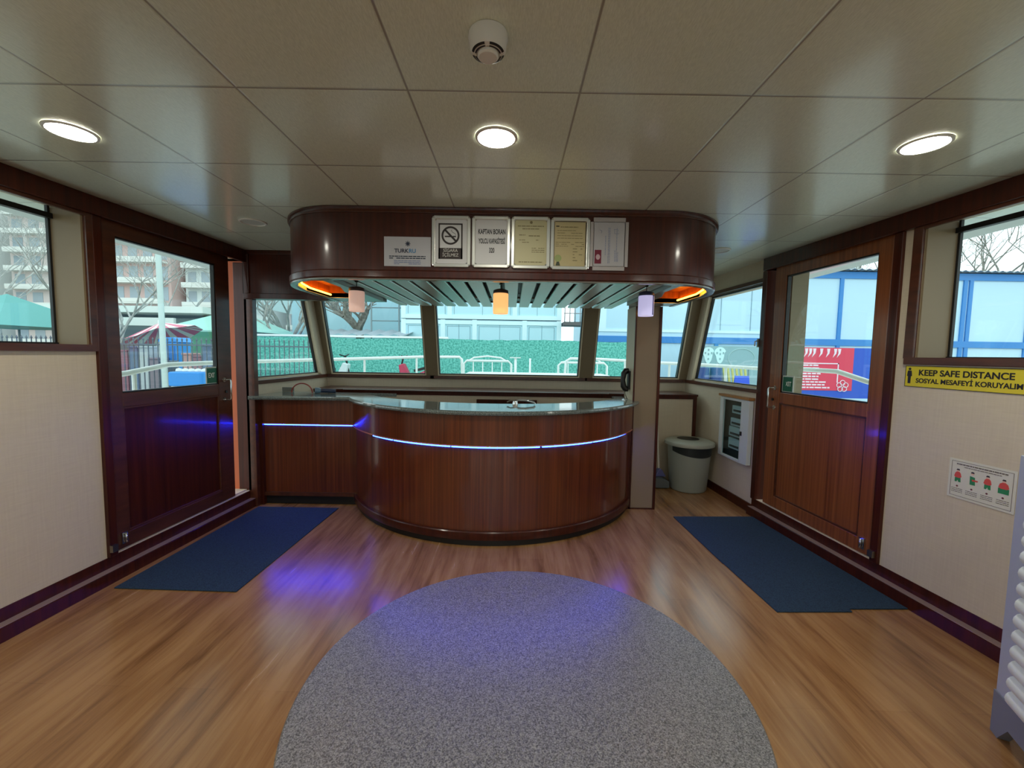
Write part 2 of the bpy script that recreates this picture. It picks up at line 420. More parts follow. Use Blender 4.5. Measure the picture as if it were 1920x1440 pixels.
# ---- front windows
for (a, c) in [(-2.34, -1.11), (-.96, .87), (1.04, 2.16)]:
    w = sthing('window_%d' % n, MF(a, 0, 1.2)); n += 1
    f = B(); wbox(f, MF, a - .1, c + .1, -.045, .02, 1.165, 1.205); f.build('window_frame', WT, w, bevel=.003)
    k = B()
    wbox(k, MF, a, a + .014, -.035, .03, 1.205, 2.2); wbox(k, MF, c - .014, c, -.035, .03, 1.205, 2.2); wbox(k, MF, a, c, -.03, .03, 1.205, 1.22)
    k.build('window_bead', CREAM, w)
    k = B()
    wbox(k, MF, a + .014, a + .024, -.02, .04, 1.22, 2.2); wbox(k, MF, c - .024, c - .014, -.02, .04, 1.22, 2.2); wbox(k, MF, a + .014, c - .014, -.02, .04, 1.22, 1.232)
    k.build('gasket', BLACK, w)
    g = B(); wbox(g, MF, a + .01, c - .01, .03, .035, 1.215, 2.2); g.build('pane', GLASS, w)

# ---------------------------------------------------------------- doors
GREEN = mat('exit_green', (22, 92, 62), rough=.4)
def door(m, name, y0, y1, g0, g1, woodm, flip):
    """y0..y1 leaf, g0..g1 glass"""
    d = sthing(name, m(y0, 0, .16))
    T0, T1 = .01, .055
    f = B()
    wbox(f, m, y0, g0, T0, T1, .165, 2.31); wbox(f, m, g1, y1, T0, T1, .165, 2.31)
    wbox(f, m, g0, g1, T0, T1, 2.215, 2.31); wbox(f, m, g0, g1, T0, T1, 1.105, 1.20); wbox(f, m, g0, g1, T0, T1, .165, .265)
    f.build('door_frame', woodm if flip else WT, d, bevel=.004)
    q = B(); wbox(q, m, g0 + .012, g1 - .012, T0 + .014, T1 - .01, .265, 1.105); q.build('door_panel', woodm, d)
    mo = B()
    for (a, b_, z0, z1) in ((g0, g0 + .012, .265, 1.105), (g1 - .012, g1, .265, 1.105), (g0, g1, .265, .277), (g0, g1, 1.093, 1.105)):
        wbox(mo, m, a, b_, T0 + .002, T1 - .01, z0, z1)
    mo.build('panel_molding', WT, d, bevel=.002)
    k = B()
    for (a, b_, z0, z1) in ((g0, g0 + .01, 1.2, 2.215), (g1 - .01, g1, 1.2, 2.215), (g0, g1, 1.2, 1.21), (g0, g1, 2.205, 2.215)):
        wbox(k, m, a, b_, T0 + .006, T1 - .01, z0, z1)
    k.build('gasket', BLACK, d)
    g = B(); wbox(g, m, g0 + .005, g1 - .005, .03, .035, 1.205, 2.21); g.build('pane', GLASS, d)
    hy = g1 + .055
    h = B()
    h.tube([m(hy, T0, 1.235), m(hy, -.045, 1.235), m(hy, -.052, 1.225), m(hy, -.052, 1.07), m(hy, -.045, 1.06), m(hy, T0, 1.06)], .0075, 8)
    h.tube([m(hy, T0, 1.235), m(hy, T0 - .006, 1.235)], .02, 14); h.tube([m(hy, T0, 1.06), m(hy, T0 - .006, 1.06)], .02, 14)
    ho = h.build('door_handle', CHROME, d)
    c = B(); c.tube([m(hy + .02, T0, 1.13), m(hy + .02, T0 - .01, 1.13)], .012, 12); c.build('lock_cylinder', BLACK, d)
    lt = B(); ly = y0 + .05
    wbox(lt, m, ly - .02, ly + .02, T0 - .012, T0, .20, .275); lt.tube([m(ly, T0 - .02, .205), m(ly, T0 - .02, .27)], .007, 8)
    lt.build('latch', CHROME, d)
    st = B(); wbox(st, m, y0 - .07, y0 - .035, -.04, -.02, .19, .235); st.build('door_stop', STEEL, d)
    return d
door(ML, 'door_1', 2.645, 3.725, 2.735, 3.572, WD, False)
door(MR, 'door_2', 2.74, 3.80, 2.835, 3.665, WR, True)
# outer jamb faces seen through the gap / through the glass
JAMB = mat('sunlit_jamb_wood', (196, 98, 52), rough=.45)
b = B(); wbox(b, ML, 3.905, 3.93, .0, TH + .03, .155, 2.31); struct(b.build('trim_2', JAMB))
b = B(); wbox(b, ML, 3.73, 3.91, .03, TH, .155, .17); struct(b.build('trim_3', CREAM))
b = B(); wbox(b, MR, 3.66, 3.69, .06, TH, .155, 2.31); struct(b.build('trim_4', TAN))
# exit stickers
for m, yc, rd in ((ML, 3.515, (0, 1, 0)), (MR, 3.592, (0, -1, 0))):
    t = thing('exit_sign', 'green EXIT sticker in the lower corner of the %s door glass' % ('left' if m is ML else 'right'), 'sign', m(yc, .02, 1.28))
    b = B(); wbox(b, m, yc - .065, yc + .065, .022, .026, 1.205, 1.35); b.build('border', mat('sign_white', (200, 205, 195), rough=.5), t)
    b = B(); wbox(b, m, yc - .055, yc + .055, .0205, .0225, 1.215, 1.34); b.build('green_face', GREEN, t)
    text('EXIT', 'lettering', mat('sign_letters', (226, 228, 216), rough=.5), m(yc, .0195, 1.278), rd, (0, 0, 1), .058, t, sx=.8, bold=.0006)

# ---------------------------------------------------------------- bulkhead left of the canopy, front pillar
b = B(); b.box(-2.49, -1.2, 3.90, 3.99, 2.02, ZC); o = b.build('trim_5', WD); struct(o)
b = B(); b.box(-2.49, -1.2, 3.885, 4.0, 1.97, 2.02); b.box(-2.49, -1.2, 3.885, 3.91, 2.375, ZC); b.box(-2.49, -2.44, 3.885, 3.99, 2.02, 2.375); struct(b.build('trim_6', WD, bevel=.004))
b = B(); b.box(-2.50, -2.42, 3.9, 3.965, 0, 1.97); struct(b.build('trim_7', WT, bevel=.004))

pl = sthing('wall_pillar', (1.29, 4.1, 0))
b = B(); b.box(1.175, 1.40, 4.0, 4.28, 0, ZC); b.build('pillar_core', mat('pillar_laminate', (138, 120, 98), rough=.5), pl)
b = B(); b.box(1.165, 1.176, 4.0, 4.28, 0, 1.97); b.build('pillar_side_board', CREAM, pl)
b = B(); b.box(1.395, 1.418, 3.988, 4.285, 0, 1.97); b.box(1.165, 1.18, 3.992, 4.002, 0, 1.97); b.box(1.165, 1.418, 3.992, 4.002, 0, .012); b.build('pillar_trim', WD, pl)

# ---------------------------------------------------------------- back counter under the front windows
cb = thing('back_counter', 'low beige counter with dark wood edging below the front windows', 'counter', (0, 5.1, 0))
b = B(); b.box(-2.36, 2.19, 4.95, WY - .01, .005, 1.03); b.build('body', WALL, cb)
b = B(); b.box(-2.36, 2.215, 4.925, WY - .01, 1.028, 1.052); b.build('worktop', WD, cb, bevel=.004)
b = B(); b.box(-2.0, 1.15, 4.915, 4.926, 1.046, 1.056); b.build('edge_strip', mat('edge_aluminium', (190, 190, 188), rough=.3, metal=.8), cb)
b = B(); b.box(2.165, 2.205, 4.935, 4.952, .005, 1.03); b.box(-2.36, 2.205, 4.937, 4.951, .995, 1.03); b.build('face_frame', WD, cb)
b = B(); b.box(-.42, .30, 4.925, 4.95, .72, .955); dr = b.build('drawer', WD, cb, bevel=.004)
b = B(); b.tube([(-.12, 4.915, .84), (0, 4.905, .84)], .006, 8); b.build('handle', CHROME, dr)

# ---------------------------------------------------------------- bar counter
cx, cy, R0 = -.18, 4.61, 1.49
A0, A1 = math.radians(206.2), math.radians(333.6)
def arc(r, a0=A0, a1=A1, n=64):
    return [((cx + r * math.cos(a0 + (a1 - a0) * i / n), cy + r * math.sin(a0 + (a1 - a0) * i / n)), (math.cos(a0 + (a1 - a0) * i / n), math.sin(a0 + (a1 - a0) * i / n))) for i in range(n + 1)]
bar = thing('bar_counter', 'curved mahogany bar counter with grey granite top and blue light strip', 'counter', (cx, 3.8, 0))
def sw(name, prof, m, r=R0, a0=A0, a1=A1, parent=bar, n=64):
    b = B(); b.sweep(arc(r, a0, a1, n), prof); return b.build(name, m, parent)
sw('curved_front_panel', [(-.045, .12), (-.028, .12), (-.028, .80), (-.045, .80)], WC)
sw('curved_upper_panel', [(-.035, .795), (0, .795), (0, 1.035), (-.035, 1.035)], WC)
sw('curved_base_molding', [(-.04, .055), (-.004, .055), (.0, .062), (.0, .115), (-.006, .122), (-.04, .122)], WD)
sw('curved_toe_kick', [(-.08, 0.003), (-.03, 0.003), (-.03, .056), (-.08, .056)], BLACK)
b = B(); b.sweep(arc(R0), [(-.005, .792), (.006, .792), (.006, .80), (-.005, .80)]); b.build('lip_strip', mat('copper_lip', (186, 110, 78), rough=.3, coat=.6), bar)
# left straight run
b = B(); b.box(-2.42, -1.50, 3.986, 3.998, .12, .80); b.build('side_front_panel', WC, bar)
b = B(); b.box(-2.385, -1.50, 3.951, 3.96, .793, .801); b.build('lip_strip', MATS['copper_lip'], bar)
b = B(); b.box(-2.42, -1.50, 3.958, 3.995, .795, 1.035); b.build('side_upper_panel', WC, bar)
b = B(); b.box(-2.42, -1.52, 3.958, 4.0, .09, .122); b.build('side_base_molding', WT, bar)
b = B(); b.box(-2.42, -1.50, 3.99, 4.02, .003, .09); b.build('side_toe_kick', BLACK, bar)
b = B(); b.box(-2.42, -2.385, 3.95, 3.997, .003, 1.035); b.build('end_post', WD, bar)
# backing carcass (behind the panels)
b = B(); b.sweep(arc(R0 - .08), [(-.02, .003), (.02, .003), (.02, 1.03), (-.02, 1.03)]); b.build('inner_carcass', WT, bar)
b = B(); b.box(1.10, 1.16, 3.99, 4.4, .003, 1.035); b.build('end_panel', WD, bar)
b = B(); b.box(-2.42, -2.37, 4.0, 4.4, .003, 1.035); b.build('end_panel', WD, bar)
# granite top: ring + left run, one slab
outer = [p for p, _ in arc(R0 + .035, math.radians(207.6), math.radians(335.3), 60)]
inner = [(cx + 1.20 * math.cos(a) * 1.13, cy + 1.04 * math.sin(a)) for a in [math.radians(342 - 144 * i / 50) for i in range(51)]]
inner = [(x, max(y, 3.5)) for x, y in inner if -1.50 < x < 1.06]
poly = [(-2.46, 3.86)] + outer + [(1.16, 3.985), (1.16, 4.38), (1.06, 4.4)] + inner + [(-1.2, 4.32), (-2.40, 4.36)]
TOP = B()
def slab(b, poly, z0, z1):
    import bmesh
    bm = bmesh.new(); vs = [bm.verts.new((x, y, z1)) for x, y in poly]; f = bm.faces.new(vs)
    r = bmesh.ops.triangulate(bm, faces=[f]); tris = [[v.index for v in t.verts] for t in bm.faces]
    bm.verts.index_update(); tris = [[v.index for v in t.verts] for t in bm.faces]; bm.free()
    k = len(poly)
    b.mesh([(x, y, z1) for x, y in poly] + [(x, y, z0) for x, y in poly], tris + [[i + k for i in t[::-1]] for t in tris] + [[i, (i + 1) % k, (i + 1) % k + k, i + k] for i in range(k)])
slab(TOP, poly, 1.035, 1.07)
TOP.build('granite_top', GRAN, bar)
b = B(); b.tube([(x, y, 1.0525) for x, y in [(-2.45, 3.862)] + outer], .0172, 8); b.build('top_edge', GRAN, bar)
# light strips (lit lamps)
BLUE = mat('blue_led', (40, 60, 255), rough=.5, emis=(.006, .022, 1.0), estr=LED)
segs = [(226.5, 237.2), (237.9, 258.6), (259.0, 286.0), (286.8, 305.5), (306.1, 320.5), (321.3, 330.5)]
for s0, s1 in segs:
    b = B(); b.sweep(arc(R0, math.radians(s0), math.radians(s1), 24), [(-.028, .776), (-.021, .776), (-.021, .786), (-.028, .786)]); b.build('led_strip', BLUE, bar)
b = B(); b.box(-2.385, -1.535, 3.979, 3.986, .780, .790); b.build('led_strip', BLUE, bar)
b = B(); b.tube([(-1.53, 3.968, .785), (-1.45, 3.93, .79), (-1.40, 3.90, .795)], .002, 6); b.build('led_connector', WHITE, bar)

# things on / near the bar
t = thing('sink_tap', 'low chrome tap standing behind the middle of the bar top', 'tap', (.12, 3.50, 1.07))
b = B(); b.lathe([(0, .03), (.02, .028), (.024, .01), (.026, 0)], (.03, 3.56, 1.07), 20); b.build('tap_body', CHROME, t)
b = B(); b.tube([(.03, 3.56, 1.09), (.06, 3.555, 1.105), (.12, 3.545, 1.105), (.19, 3.53, 1.092), (.20, 3.53, 1.08)], .009, 10); b.build('spout', CHROME, t)
b = B(); b.tube([(.03, 3.56, 1.10), (-.01, 3.55, 1.102), (-.04, 3.54, 1.09)], .006, 8); b.build('tap_lever', CHROME, t)
t = thing('phone_handset', 'black telephone handset hanging on the pillar side above the bar', 'telephone', (1.14, 4.12, 1.2))
b = B()
hp = [(1.150, 4.12, 1.355), (1.125, 4.12, 1.352), (1.105, 4.12, 1.325), (1.098, 4.12, 1.26), (1.105, 4.12, 1.20), (1.125, 4.12, 1.172), (1.150, 4.12, 1.17)]
b.tube(hp, [.024, .030, .028, .021, .028, .030, .024], 14); b.build('handset', BLACK, t, bevel=0)
b = B(); b.tube([(1.125, 4.12, 1.175), (1.12, 4.11, 1.13), (1.135, 4.1, 1.085), (1.14, 4.09, 1.075)], .004, 6); b.build('cord', BLACK, t)
b = B(); b.box(1.146, 1.165, 4.09, 4.15, 1.17, 1.35); b.build('cradle', BLACK, t)
t = thing('metal_holder', 'small silver wire holder standing on the granite beside the pillar', 'holder', (1.10, 4.05, 1.07))
b = B(); b.lathe([(.0, 0), (.026, 0), (.026, .006), (.006, .01)], (1.10, 4.05, 1.0715), 18); b.build('foot', CHROME, t)
b = B(); b.tube([(1.10, 4.05, 1.075), (1.10, 4.05, 1.14), (1.088, 4.04, 1.16)], .005, 8); b.tube([(1.10, 4.05, 1.11), (1.125, 4.05, 1.13), (1.125, 4.05, 1.15)], .004, 8); b.build('prongs', CHROME, t)
RED = mat('red_rubber', (140, 45, 35), rough=.4)
b = B(); b.tube([(-2.23 + .105 - .105 * math.cos(a), 4.20, 1.074 + .095 * math.sin(a)) for a in [PI * i / 20 for i in range(21)]], .0065, 8)
tag(b.build('red_hose', RED), 'thin red hose arched up from the left end of the bar top', 'hose')
t = thing('blue_torch', 'small dark blue torch with white head lying by the red hose', 'torch', (-1.98, 4.2, 1.07))
b = B(); b.tube([(-1.93, 4.19, 1.10), (-1.80, 4.24, 1.092)], .019, 12); b.build('handle', mat('torch_blue', (25, 45, 75), rough=.4), t)
b = B(); b.tube([(-1.93, 4.19, 1.10), (-1.945, 4.184, 1.10), (-1.98, 4.17, 1.102)], [.02, .029, .031], 14); b.build('head', mat('torch_head', (90, 120, 140), rough=.3), t)
b = B(); b.box(-2.40, -2.28, 4.335, 4.345, 1.072, 1.115)
tag(b.build('socket_plate', mat('grey_plate', (120, 125, 122), rough=.4)), 'flat grey socket plate standing at the far left end of the bar', 'socket')

# ---------------------------------------------------------------- canopy over the bar
CXL, CXR, CYF, CYB = -1.63, 1.47, 2.69, 3.895
def canopy_path(ins=0):
    pts = []
    def el(c, a, b_, a0, a1, n=18):
        for i in range(n + 1):
            w = a0 + (a1 - a0) * i / n
            p = (c[0] + a * math.cos(w), c[1] + b_ * math.sin(w)); nx, ny = math.cos(w) / a, math.sin(w) / b_
            L = math.hypot(nx, ny); pts.append((p, (nx / L, ny / L)))
    pts.append(((CXL, CYB), (-1, 0)))
    el((CXL + .50, CYF + .56), .50, .56, PI, 1.5 * PI)
    el((CXR - .50, CYF + .56), .50, .56, 1.5 * PI, 2 * PI)
    pts.append(((CXR, CYB), (1, 0)))
    return pts
can = thing('bar_canopy', 'rounded dark mahogany canopy hung from the ceiling above the bar', 'canopy', (-.08, 3.5, 1.965))
CP = canopy_path()
def csw(name, prof, m, parent=can):
    b = B(); b.sweep(CP, prof); return b.build(name, m, parent)
csw('fascia', [(-.02, 2.015), (0, 2.015), (0, 2.385), (-.02, 2.385)], WD)
csw('lower_band', [(-.03, 1.966), (.004, 1.966), (.012, 1.975), (.012, 2.012), (.004, 2.02), (-.03, 2.02)], WD)
csw('crown_molding', [(-.02, 2.378), (.006, 2.378), (.016, 2.390), (.016, ZC - .002), (-.02, ZC - .002)], WD)
csw('crown_bead', [(0, 2.374), (.008, 2.374), (.008, 2.379), (0, 2.379)], WT)
csw('bottom_edge', [(-.03, 1.958), (.006, 1.958), (.008, 1.966), (-.03, 1.966)], mat('edge_satin', (150, 150, 146), rough=.25, metal=.7))
b = B(); b.box(CXL, CXR, CYB, CYB + .02, 2.06, ZC - .002); b.build('back_board', WD, can)
# soffit with slat opening and two amber recesses
import bmesh
SOF = mat('soffit_satin', (150, 156, 156), rough=.28, metal=.5)
def soffit(parent, z):
    outerp = [(p[0] - nn[0] * .028, p[1] - nn[1] * .028) for p, nn in CP]
    def holes(): 
        def rr(x0, x1, y0, y1, r, n=5, sk=0):
            o_ = []
            for (cx_, cy_, a0) in ((x0 + r, y0 + r, PI), (x1 - r, y0 + r, 1.5 * PI), (x1 - r, y1 - r, 0), (x0 + r, y1 - r, .5 * PI)):
                for i in range(n + 1):
                    w = a0 + .5 * PI * i / n; o_.append((cx_ + r * math.cos(w), cy_ + r * math.sin(w)))
            return o_
        slat = rr(-1.20, 1.05, 2.75, 3.885, .07)
        am_l = [(-1.34, 2.79), (-1.26, 2.79), (-1.25, 3.05), (-1.32, 3.30), (-1.32, 3.66), (-1.592, 3.66), (-1.592, 3.25), (-1.54, 3.02), (-1.465, 2.88)]
        am_r = [(-.16 - x, y) for x, y in am_l][::-1]
        return slat, am_l, am_r
    hs = holes()
    inner = [q for q in hs[0] if q[1] < 3.2]; inner = sorted([q for q in inner if q[0] > 0], key=lambda q: -q[1]) + sorted([q for q in inner if q[0] <= 0], key=lambda q: q[1])
    outerp = outerp + [(1.05, CYB)] + inner + [(-1.20, CYB)]
    bm = bmesh.new(); es = []
    for loop in (outerp,) + tuple(hs[1:]):
        vs = [bm.verts.new((x, y, z)) for x, y in loop]
        for i in range(len(vs)): es.append(bm.edges.new((vs[i], vs[(i + 1) % len(vs)])))
    bmesh.ops.triangle_fill(bm, edges=es, use_beauty=True)
    # drop triangles inside holes
    def inside(pt, poly):
        c = False; j = len(poly) - 1
        for i in range(len(poly)):
            if (poly[i][1] > pt[1]) != (poly[j][1] > pt[1]) and pt[0] < (poly[j][0] - poly[i][0]) * (pt[1] - poly[i][1]) / (poly[j][1] - poly[i][1]) + poly[i][0]: c = not c
            j = i
        return c
    bad = [f for f in bm.faces if any(inside(f.calc_center_median()[:2], h) for h in hs)]
    bmesh.ops.delete(bm, geom=bad, context='FACES_ONLY')
    bm.verts.index_update()
    b = B(); b.mesh([v.co.copy() for v in bm.verts], [[v.index for v in f.verts] for f in bm.faces]); bm.free()
    for h in ([(1.05, CYB)] + inner + [(-1.20, CYB)],) + tuple(hs[1:]):
        for i in range(len(h)):
            if h[0][1] == CYB and i == len(h) - 1: continue
            p, q = h[i], h[(i + 1) % len(h)]; b.face([(p[0], p[1], z), (q[0], q[1], z), (q[0], q[1], z + .04), (p[0], p[1], z + .04)])
    b.build('soffit', SOF, parent); return hs
hs = soffit(can, 1.962)
AMBW = wood('amber_glow_wood', (150, 72, 24), (196, 104, 42), rough=.4, coat=.3)  # recess wood lightened, the strip's orange glow put into its colour
AMB = mat('amber_led', (255, 160, 40), emis=(1.0, .42, .03), estr=12)
for h, sgn in ((hs[1], -1), (hs[2], 1)):
    b = B(); cxm = -1.40 if sgn < 0 else 1.24
    n_ = len(h)
    for i in range(n_):
        p, q = h[i], h[(i + 1) % n_]; b.face([(p[0], p[1], 1.966), (q[0], q[1], 1.966), (q[0], q[1], 2.06), (p[0], p[1], 2.06)])
    b.face([(x, y, 2.06) for x, y in h]); b.build('amber_recess', AMBW, can)
    b = B(); pts = [(-1.465, 2.91), (-1.53, 3.05), (-1.576, 3.27), (-1.576, 3.64)]
    if sgn > 0: pts = [(-.16 - x, y) for x, y in pts]
    b.tube([(x - sgn * -.0, y, 1.985) for x, y in pts], .007, 8); b.build('amber_led_strip', AMB, can)
# slats
SLAT = mat('slat_aluminium', (210, 212, 210), rough=.34, metal=.6)
b = B(); b.box(-1.22, 1.07, 2.74, 4.45, 2.05, 2.055); b.build('backing_board', BLACK, can)
pitch = .1285; x0 = -.08 - 8.5 * pitch
for i in range(18):
    xa = x0 + i * pitch - pitch / 2 + .014; xb = xa + pitch - .028
    xa = max(xa, -1.195); xb = min(xb, 1.045)
    if xb - xa < .02: continue
    b = B(); b.prism([(xa, 2.0), (xa + .004, 1.994), (xb - .004, 1.994), (xb, 2.0), (xb, 2.012), (xa, 2.012)], 2.76, 4.46, m=lambda x, z, y: (x, y, z))
    b.build('slat', SLAT, can)
b = B()
for yy in (3.92, 4.24): b.box(-1.2, 1.05, yy, yy + .02, 2.012, 2.03)
b.build('slat_rail', STEEL, can)

# pendants
def pendant(x, glow, name, label, cap):
    t = thing('pendant_lamp', label, 'lamp', (x, 3.0, 1.995), 'pendant lamps under the canopy')
    b = B(); b.tube([(x, 3, 1.999), (x, 3, 1.955)], .003, 8); b.tube([(x, 3, 1.999), (x, 3, 1.990)], .012, 12); b.build('cord', BLACK, t)
    b = B(); b.lathe([(0, 1.958), (.030, 1.957), (.052, 1.948), (.054, 1.938), (.054, 1.926), (.0, 1.926)], (x, 3, 0), 28); b.build('cap', cap, t)
    b = B(); b.lathe([(.050, 1.928), (.054, 1.92), (.054, 1.80), (.052, 1.784), (.050, 1.784), (.050, 1.928)], (x, 3, 0), 32); b.build('shade', glow, t)
    b = B(); b.lathe([(.0, 1.792), (.050, 1.790)], (x, 3, 0), 28); b.build('diffuser', mat('pendant_diffuser', (230, 225, 215), emis=(1, .9, .8), estr=.25), t)
    return t
CAPD = mat('pendant_cap', (50, 30, 22), rough=.35)
pendant(-1.115, mat('glow_pink', (225, 190, 175), rough=.4, emis=(1, .62, .5), estr=.22), 'a', 'pinkish white cylinder pendant at the left end of the canopy', CAPD)
pendant(-.09, mat('glow_orange', (235, 170, 100), rough=.4, emis=(1, .45, .16), estr=.75), 'b', 'glowing orange cylinder pendant in the middle of the canopy', CAPD)
t3 = pendant(.945, mat('glow_lilac', (200, 195, 235), rough=.4, emis=(.68, .64, 1), estr=.36), 'c', 'pale lilac cylinder pendant in front of the pillar', mat('pendant_cap_blue', (28, 34, 60), rough=.35))
b = B(); b.box(.978, .984, 2.954, 2.96, 1.79, 1.93); b.build('stripe', mat('navy_stripe', (50, 55, 110)), t3)

# ---------------------------------------------------------------- notices on the fascia
FY = CYF
ALU = mat('satin_aluminium_frame', (196, 194, 186), rough=.32, metal=.55)
def rectb(b, x0, x1, z0, z1, y0, y1): b.box(x0, x1, y0, y1, z0, z1)
def notice(name, label, cat, x0, x1, z0, z1, paper):
    t = thing(name, label, cat, ((x0 + x1) / 2, FY - .004, z0))
    w = .022; y0, y1 = FY - .016, FY - .0015
    b = B()
    b.box(x0 + w * .6, x1 - w * .6, y0, y1, z0, z0 + w); b.box(x0 + w * .6, x1 - w * .6, y0, y1, z1 - w, z1)
    b.box(x0, x0 + w, y0, y1, z0 + w * .6, z1 - w * .6); b.box(x1 - w, x1, y0, y1, z0 + w * .6, z1 - w * .6)
    b.build('frame', ALU, t, bevel=.004)
    for sx_ in (x0 + .017, x1 - .017):
        for sz in (z0 + .017, z1 - .017):
            b = B(); b.box(sx_ - .013, sx_ + .013, y0 + .001, y1, sz - .013, sz + .013); b.build('corner_cap', CHROME, t, bevel=.005)
    b = B(); b.box(x0 + w * .8, x1 - w * .8, FY - .008, FY - .002, z0 + w * .8, z1 - w * .8); b.build('sheet', paper, t)
    return t
def lines(b, x0, x1, z, rows, dz, h, y, rnd, gap=.15):
    for i in range(rows):
        x = x0
        while x < x1:
            L = rnd.uniform(.008, .03)
            if rnd.random() > gap: b.box(x, min(x + L, x1), y - .0006, y, z - i * dz, z - i * dz + h)
            x += L + .003
YP = FY - .008
# ship owner card
t = thing('company_card', 'small white unframed card with blue lettering left of the framed notices', 'sign', (-.674, FY, 2.04))
b = B(); b.box(-.822, -.527, FY - .005, FY - .001, 2.043, 2.226); b.build('sheet', mat('card_grey', (178, 176, 180), rough=.5), t)
yy = FY - .0052; navy = mat('print_navy', (25, 35, 55)); blu = mat('print_blue', (60, 120, 165)); gre = mat('print_grey', (120, 130, 160))
b = B(); b.lathe([(.0, 0), (.011, 0)], (0, 0, 0), 16)
b.v = [Vector((-.672 + v.x, yy, 2.183 + v.y)) for v in b.v]
for k in range(8):
    w = k * PI / 4; c, s_ = math.cos(w), math.sin(w)
    b.mesh([(-.672 + .012 * c - .004 * s_, yy, 2.183 + .012 * s_ + .004 * c), (-.672 + .012 * c + .004 * s_, yy, 2.183 + .012 * s_ - .004 * c), (-.672 + .019 * c, yy, 2.183 + .019 * s_)], [(0, 1, 2)])
b.build('compass_mark', navy, t)
text('TURK', 'lettering', navy, (-.668, yy, 2.138), *FRONT, .034, t, sx=1.02, align='RIGHT', bold=.0008)
text('RU', 'lettering', blu, (-.666, yy, 2.138), *FRONT, .034, t, sx=1.02, align='LEFT', bold=.0008)
rn = random.Random(3)
b = B(); lines(b, -.79, -.56, 2.102, 2, .012, .006, yy, rn, .05); b.build('small_print', navy, t)
b = B(); lines(b, -.76, -.59, 2.075, 3, .010, .005, yy, rn, .05); b.build('small_print', gre, t)
# 1 no smoking
t = notice('framed_notice', 'framed no smoking sign reading SIGARA ICILMEZ', 'sign', -.519, -.275, 2.041, 2.358, PAPER)
t['label'] = 'framed no smoking sign with a struck-through cigarette in a circle'
dk = mat('print_brown_black', (48, 38, 36), rough=.6)
b = B()
xa, xb, za, zb = -.478, -.326, 2.092, 2.312
b.box(xa, xb, YP - .0008, YP, zb - .009, zb); b.box(xa, xa + .009, YP - .0008, YP, za, zb); b.box(xb - .009, xb, YP - .0008, YP, za, zb); b.box(xa, xb, YP - .0008, YP, za, za + .068)
b.build('sign_border', dk, t)
c0 = (-.402, 2.237); b = B()
N = 40
ring = []
for i in range(N):
    for j, r_ in ((0, .057), (1, .045)):
        ring.append((c0[0] + r_ * math.cos(2 * PI * i / N), YP - .001, c0[1] + r_ * math.sin(2 * PI * i / N)))
b.mesh(ring, [(2 * i, 2 * i + 1, (2 * i + 3) % (2 * N), (2 * i + 2) % (2 * N)) for i in range(N)])
s2 = .7071; b.mesh([(c0[0] + s2 * (-.050) + s2 * q, YP - .001, c0[1] + s2 * .050 + s2 * q) for q in (-.006, .006)] + [(c0[0] + s2 * .050 + s2 * q, YP - .001, c0[1] - s2 * .050 + s2 * q) for q in (.006, -.006)], [(0, 1, 2, 3)])
b.box(c0[0] - .036, c0[0] + .002, YP - .001, YP, c0[1] - .010, c0[1] - .002); b.box(c0[0] + .014, c0[0] + .034, YP - .001, YP, c0[1] - .010, c0[1] - .002)
b.tube([(c0[0] + .032, YP - .001, c0[1]), (c0[0] + .030, YP - .001, c0[1] + .012), (c0[0] + .016, YP - .001, c0[1] + .018), (c0[0] + .004, YP - .001, c0[1] + .030), (c0[0] + .010, YP - .001, c0[1] + .036)], .0012, 5)
b.build('pictogram', dk, t)
ltr = mat('print_white', (205, 202, 195))
text('SİGARA', 'lettering', ltr, (-.402, YP - .0015, 2.144), *FRONT, .027, t, sx=.95)
text('İÇİLMEZ', 'lettering', ltr, (-.402, YP - .0015, 2.116), *FRONT, .027, t, sx=.95)
# 2 capacity
t = notice('framed_notice', 'framed white notice with bold passenger capacity lettering', 'sign', -.267, -.025, 2.041, 2.359, PAPER)
for s_, z_ in (('KAPTAN BORAN', 2.263), ('YOLCU KAPASİTESİ', 2.205), ('320', 2.148)):
    text(s_, 'lettering', INK, (-.142, YP - .001, z_), *FRONT, .042, t, sx=.54 if len(s_) < 14 else .44, bold=.001)
g_ = B(); g_.box(-.247, -.045, FY - .0115, FY - .0108, 2.06, 2.34)
# 3, 4 certificates
CR1 = mat('cream_certificate', (188, 180, 140), rough=.5); CR2 = mat('tan_certificate', (186, 170, 126), rough=.5)
br1 = mat('certificate_print', (120, 108, 70)); rn = random.Random(5)
t = notice('framed_certificate', 'framed yellowish certificate with faint print, middle of the framed notices', 'certificate', -.020, .225, 2.039, 2.360, CR1)
b = B(); lines(b, .02, .185, 2.30, 1, .02, .005, YP, rn, .05); lines(b, .05, .155, 2.283, 1, .02, .005, YP, rn, .05); lines(b, .03, .07, 2.245, 1, .02, .005, YP, rn, 0); lines(b, .09, .16, 2.240, 1, .02, .006, YP, rn, 0)
lines(b, .03, .155, 2.215, 2, .014, .004, YP, rn, .4); lines(b, .11, .19, 2.165, 3, .012, .004, YP, rn, .3); lines(b, .03, .18, 2.078, 1, .012, .006, YP, rn, .0); b.lathe([(0, 0), (.009, 0)], (0, 0, 0), 12)
b.v[-24:] = [Vector((.105 + v.x, YP - .0007, 2.325 + v.y)) for v in b.v[-24:]]; b.build('print', br1, t)
t = notice('framed_certificate', 'framed tan certificate with round green seal, right of the yellowish one', 'certificate', .228, .475, 2.037, 2.358, CR2)
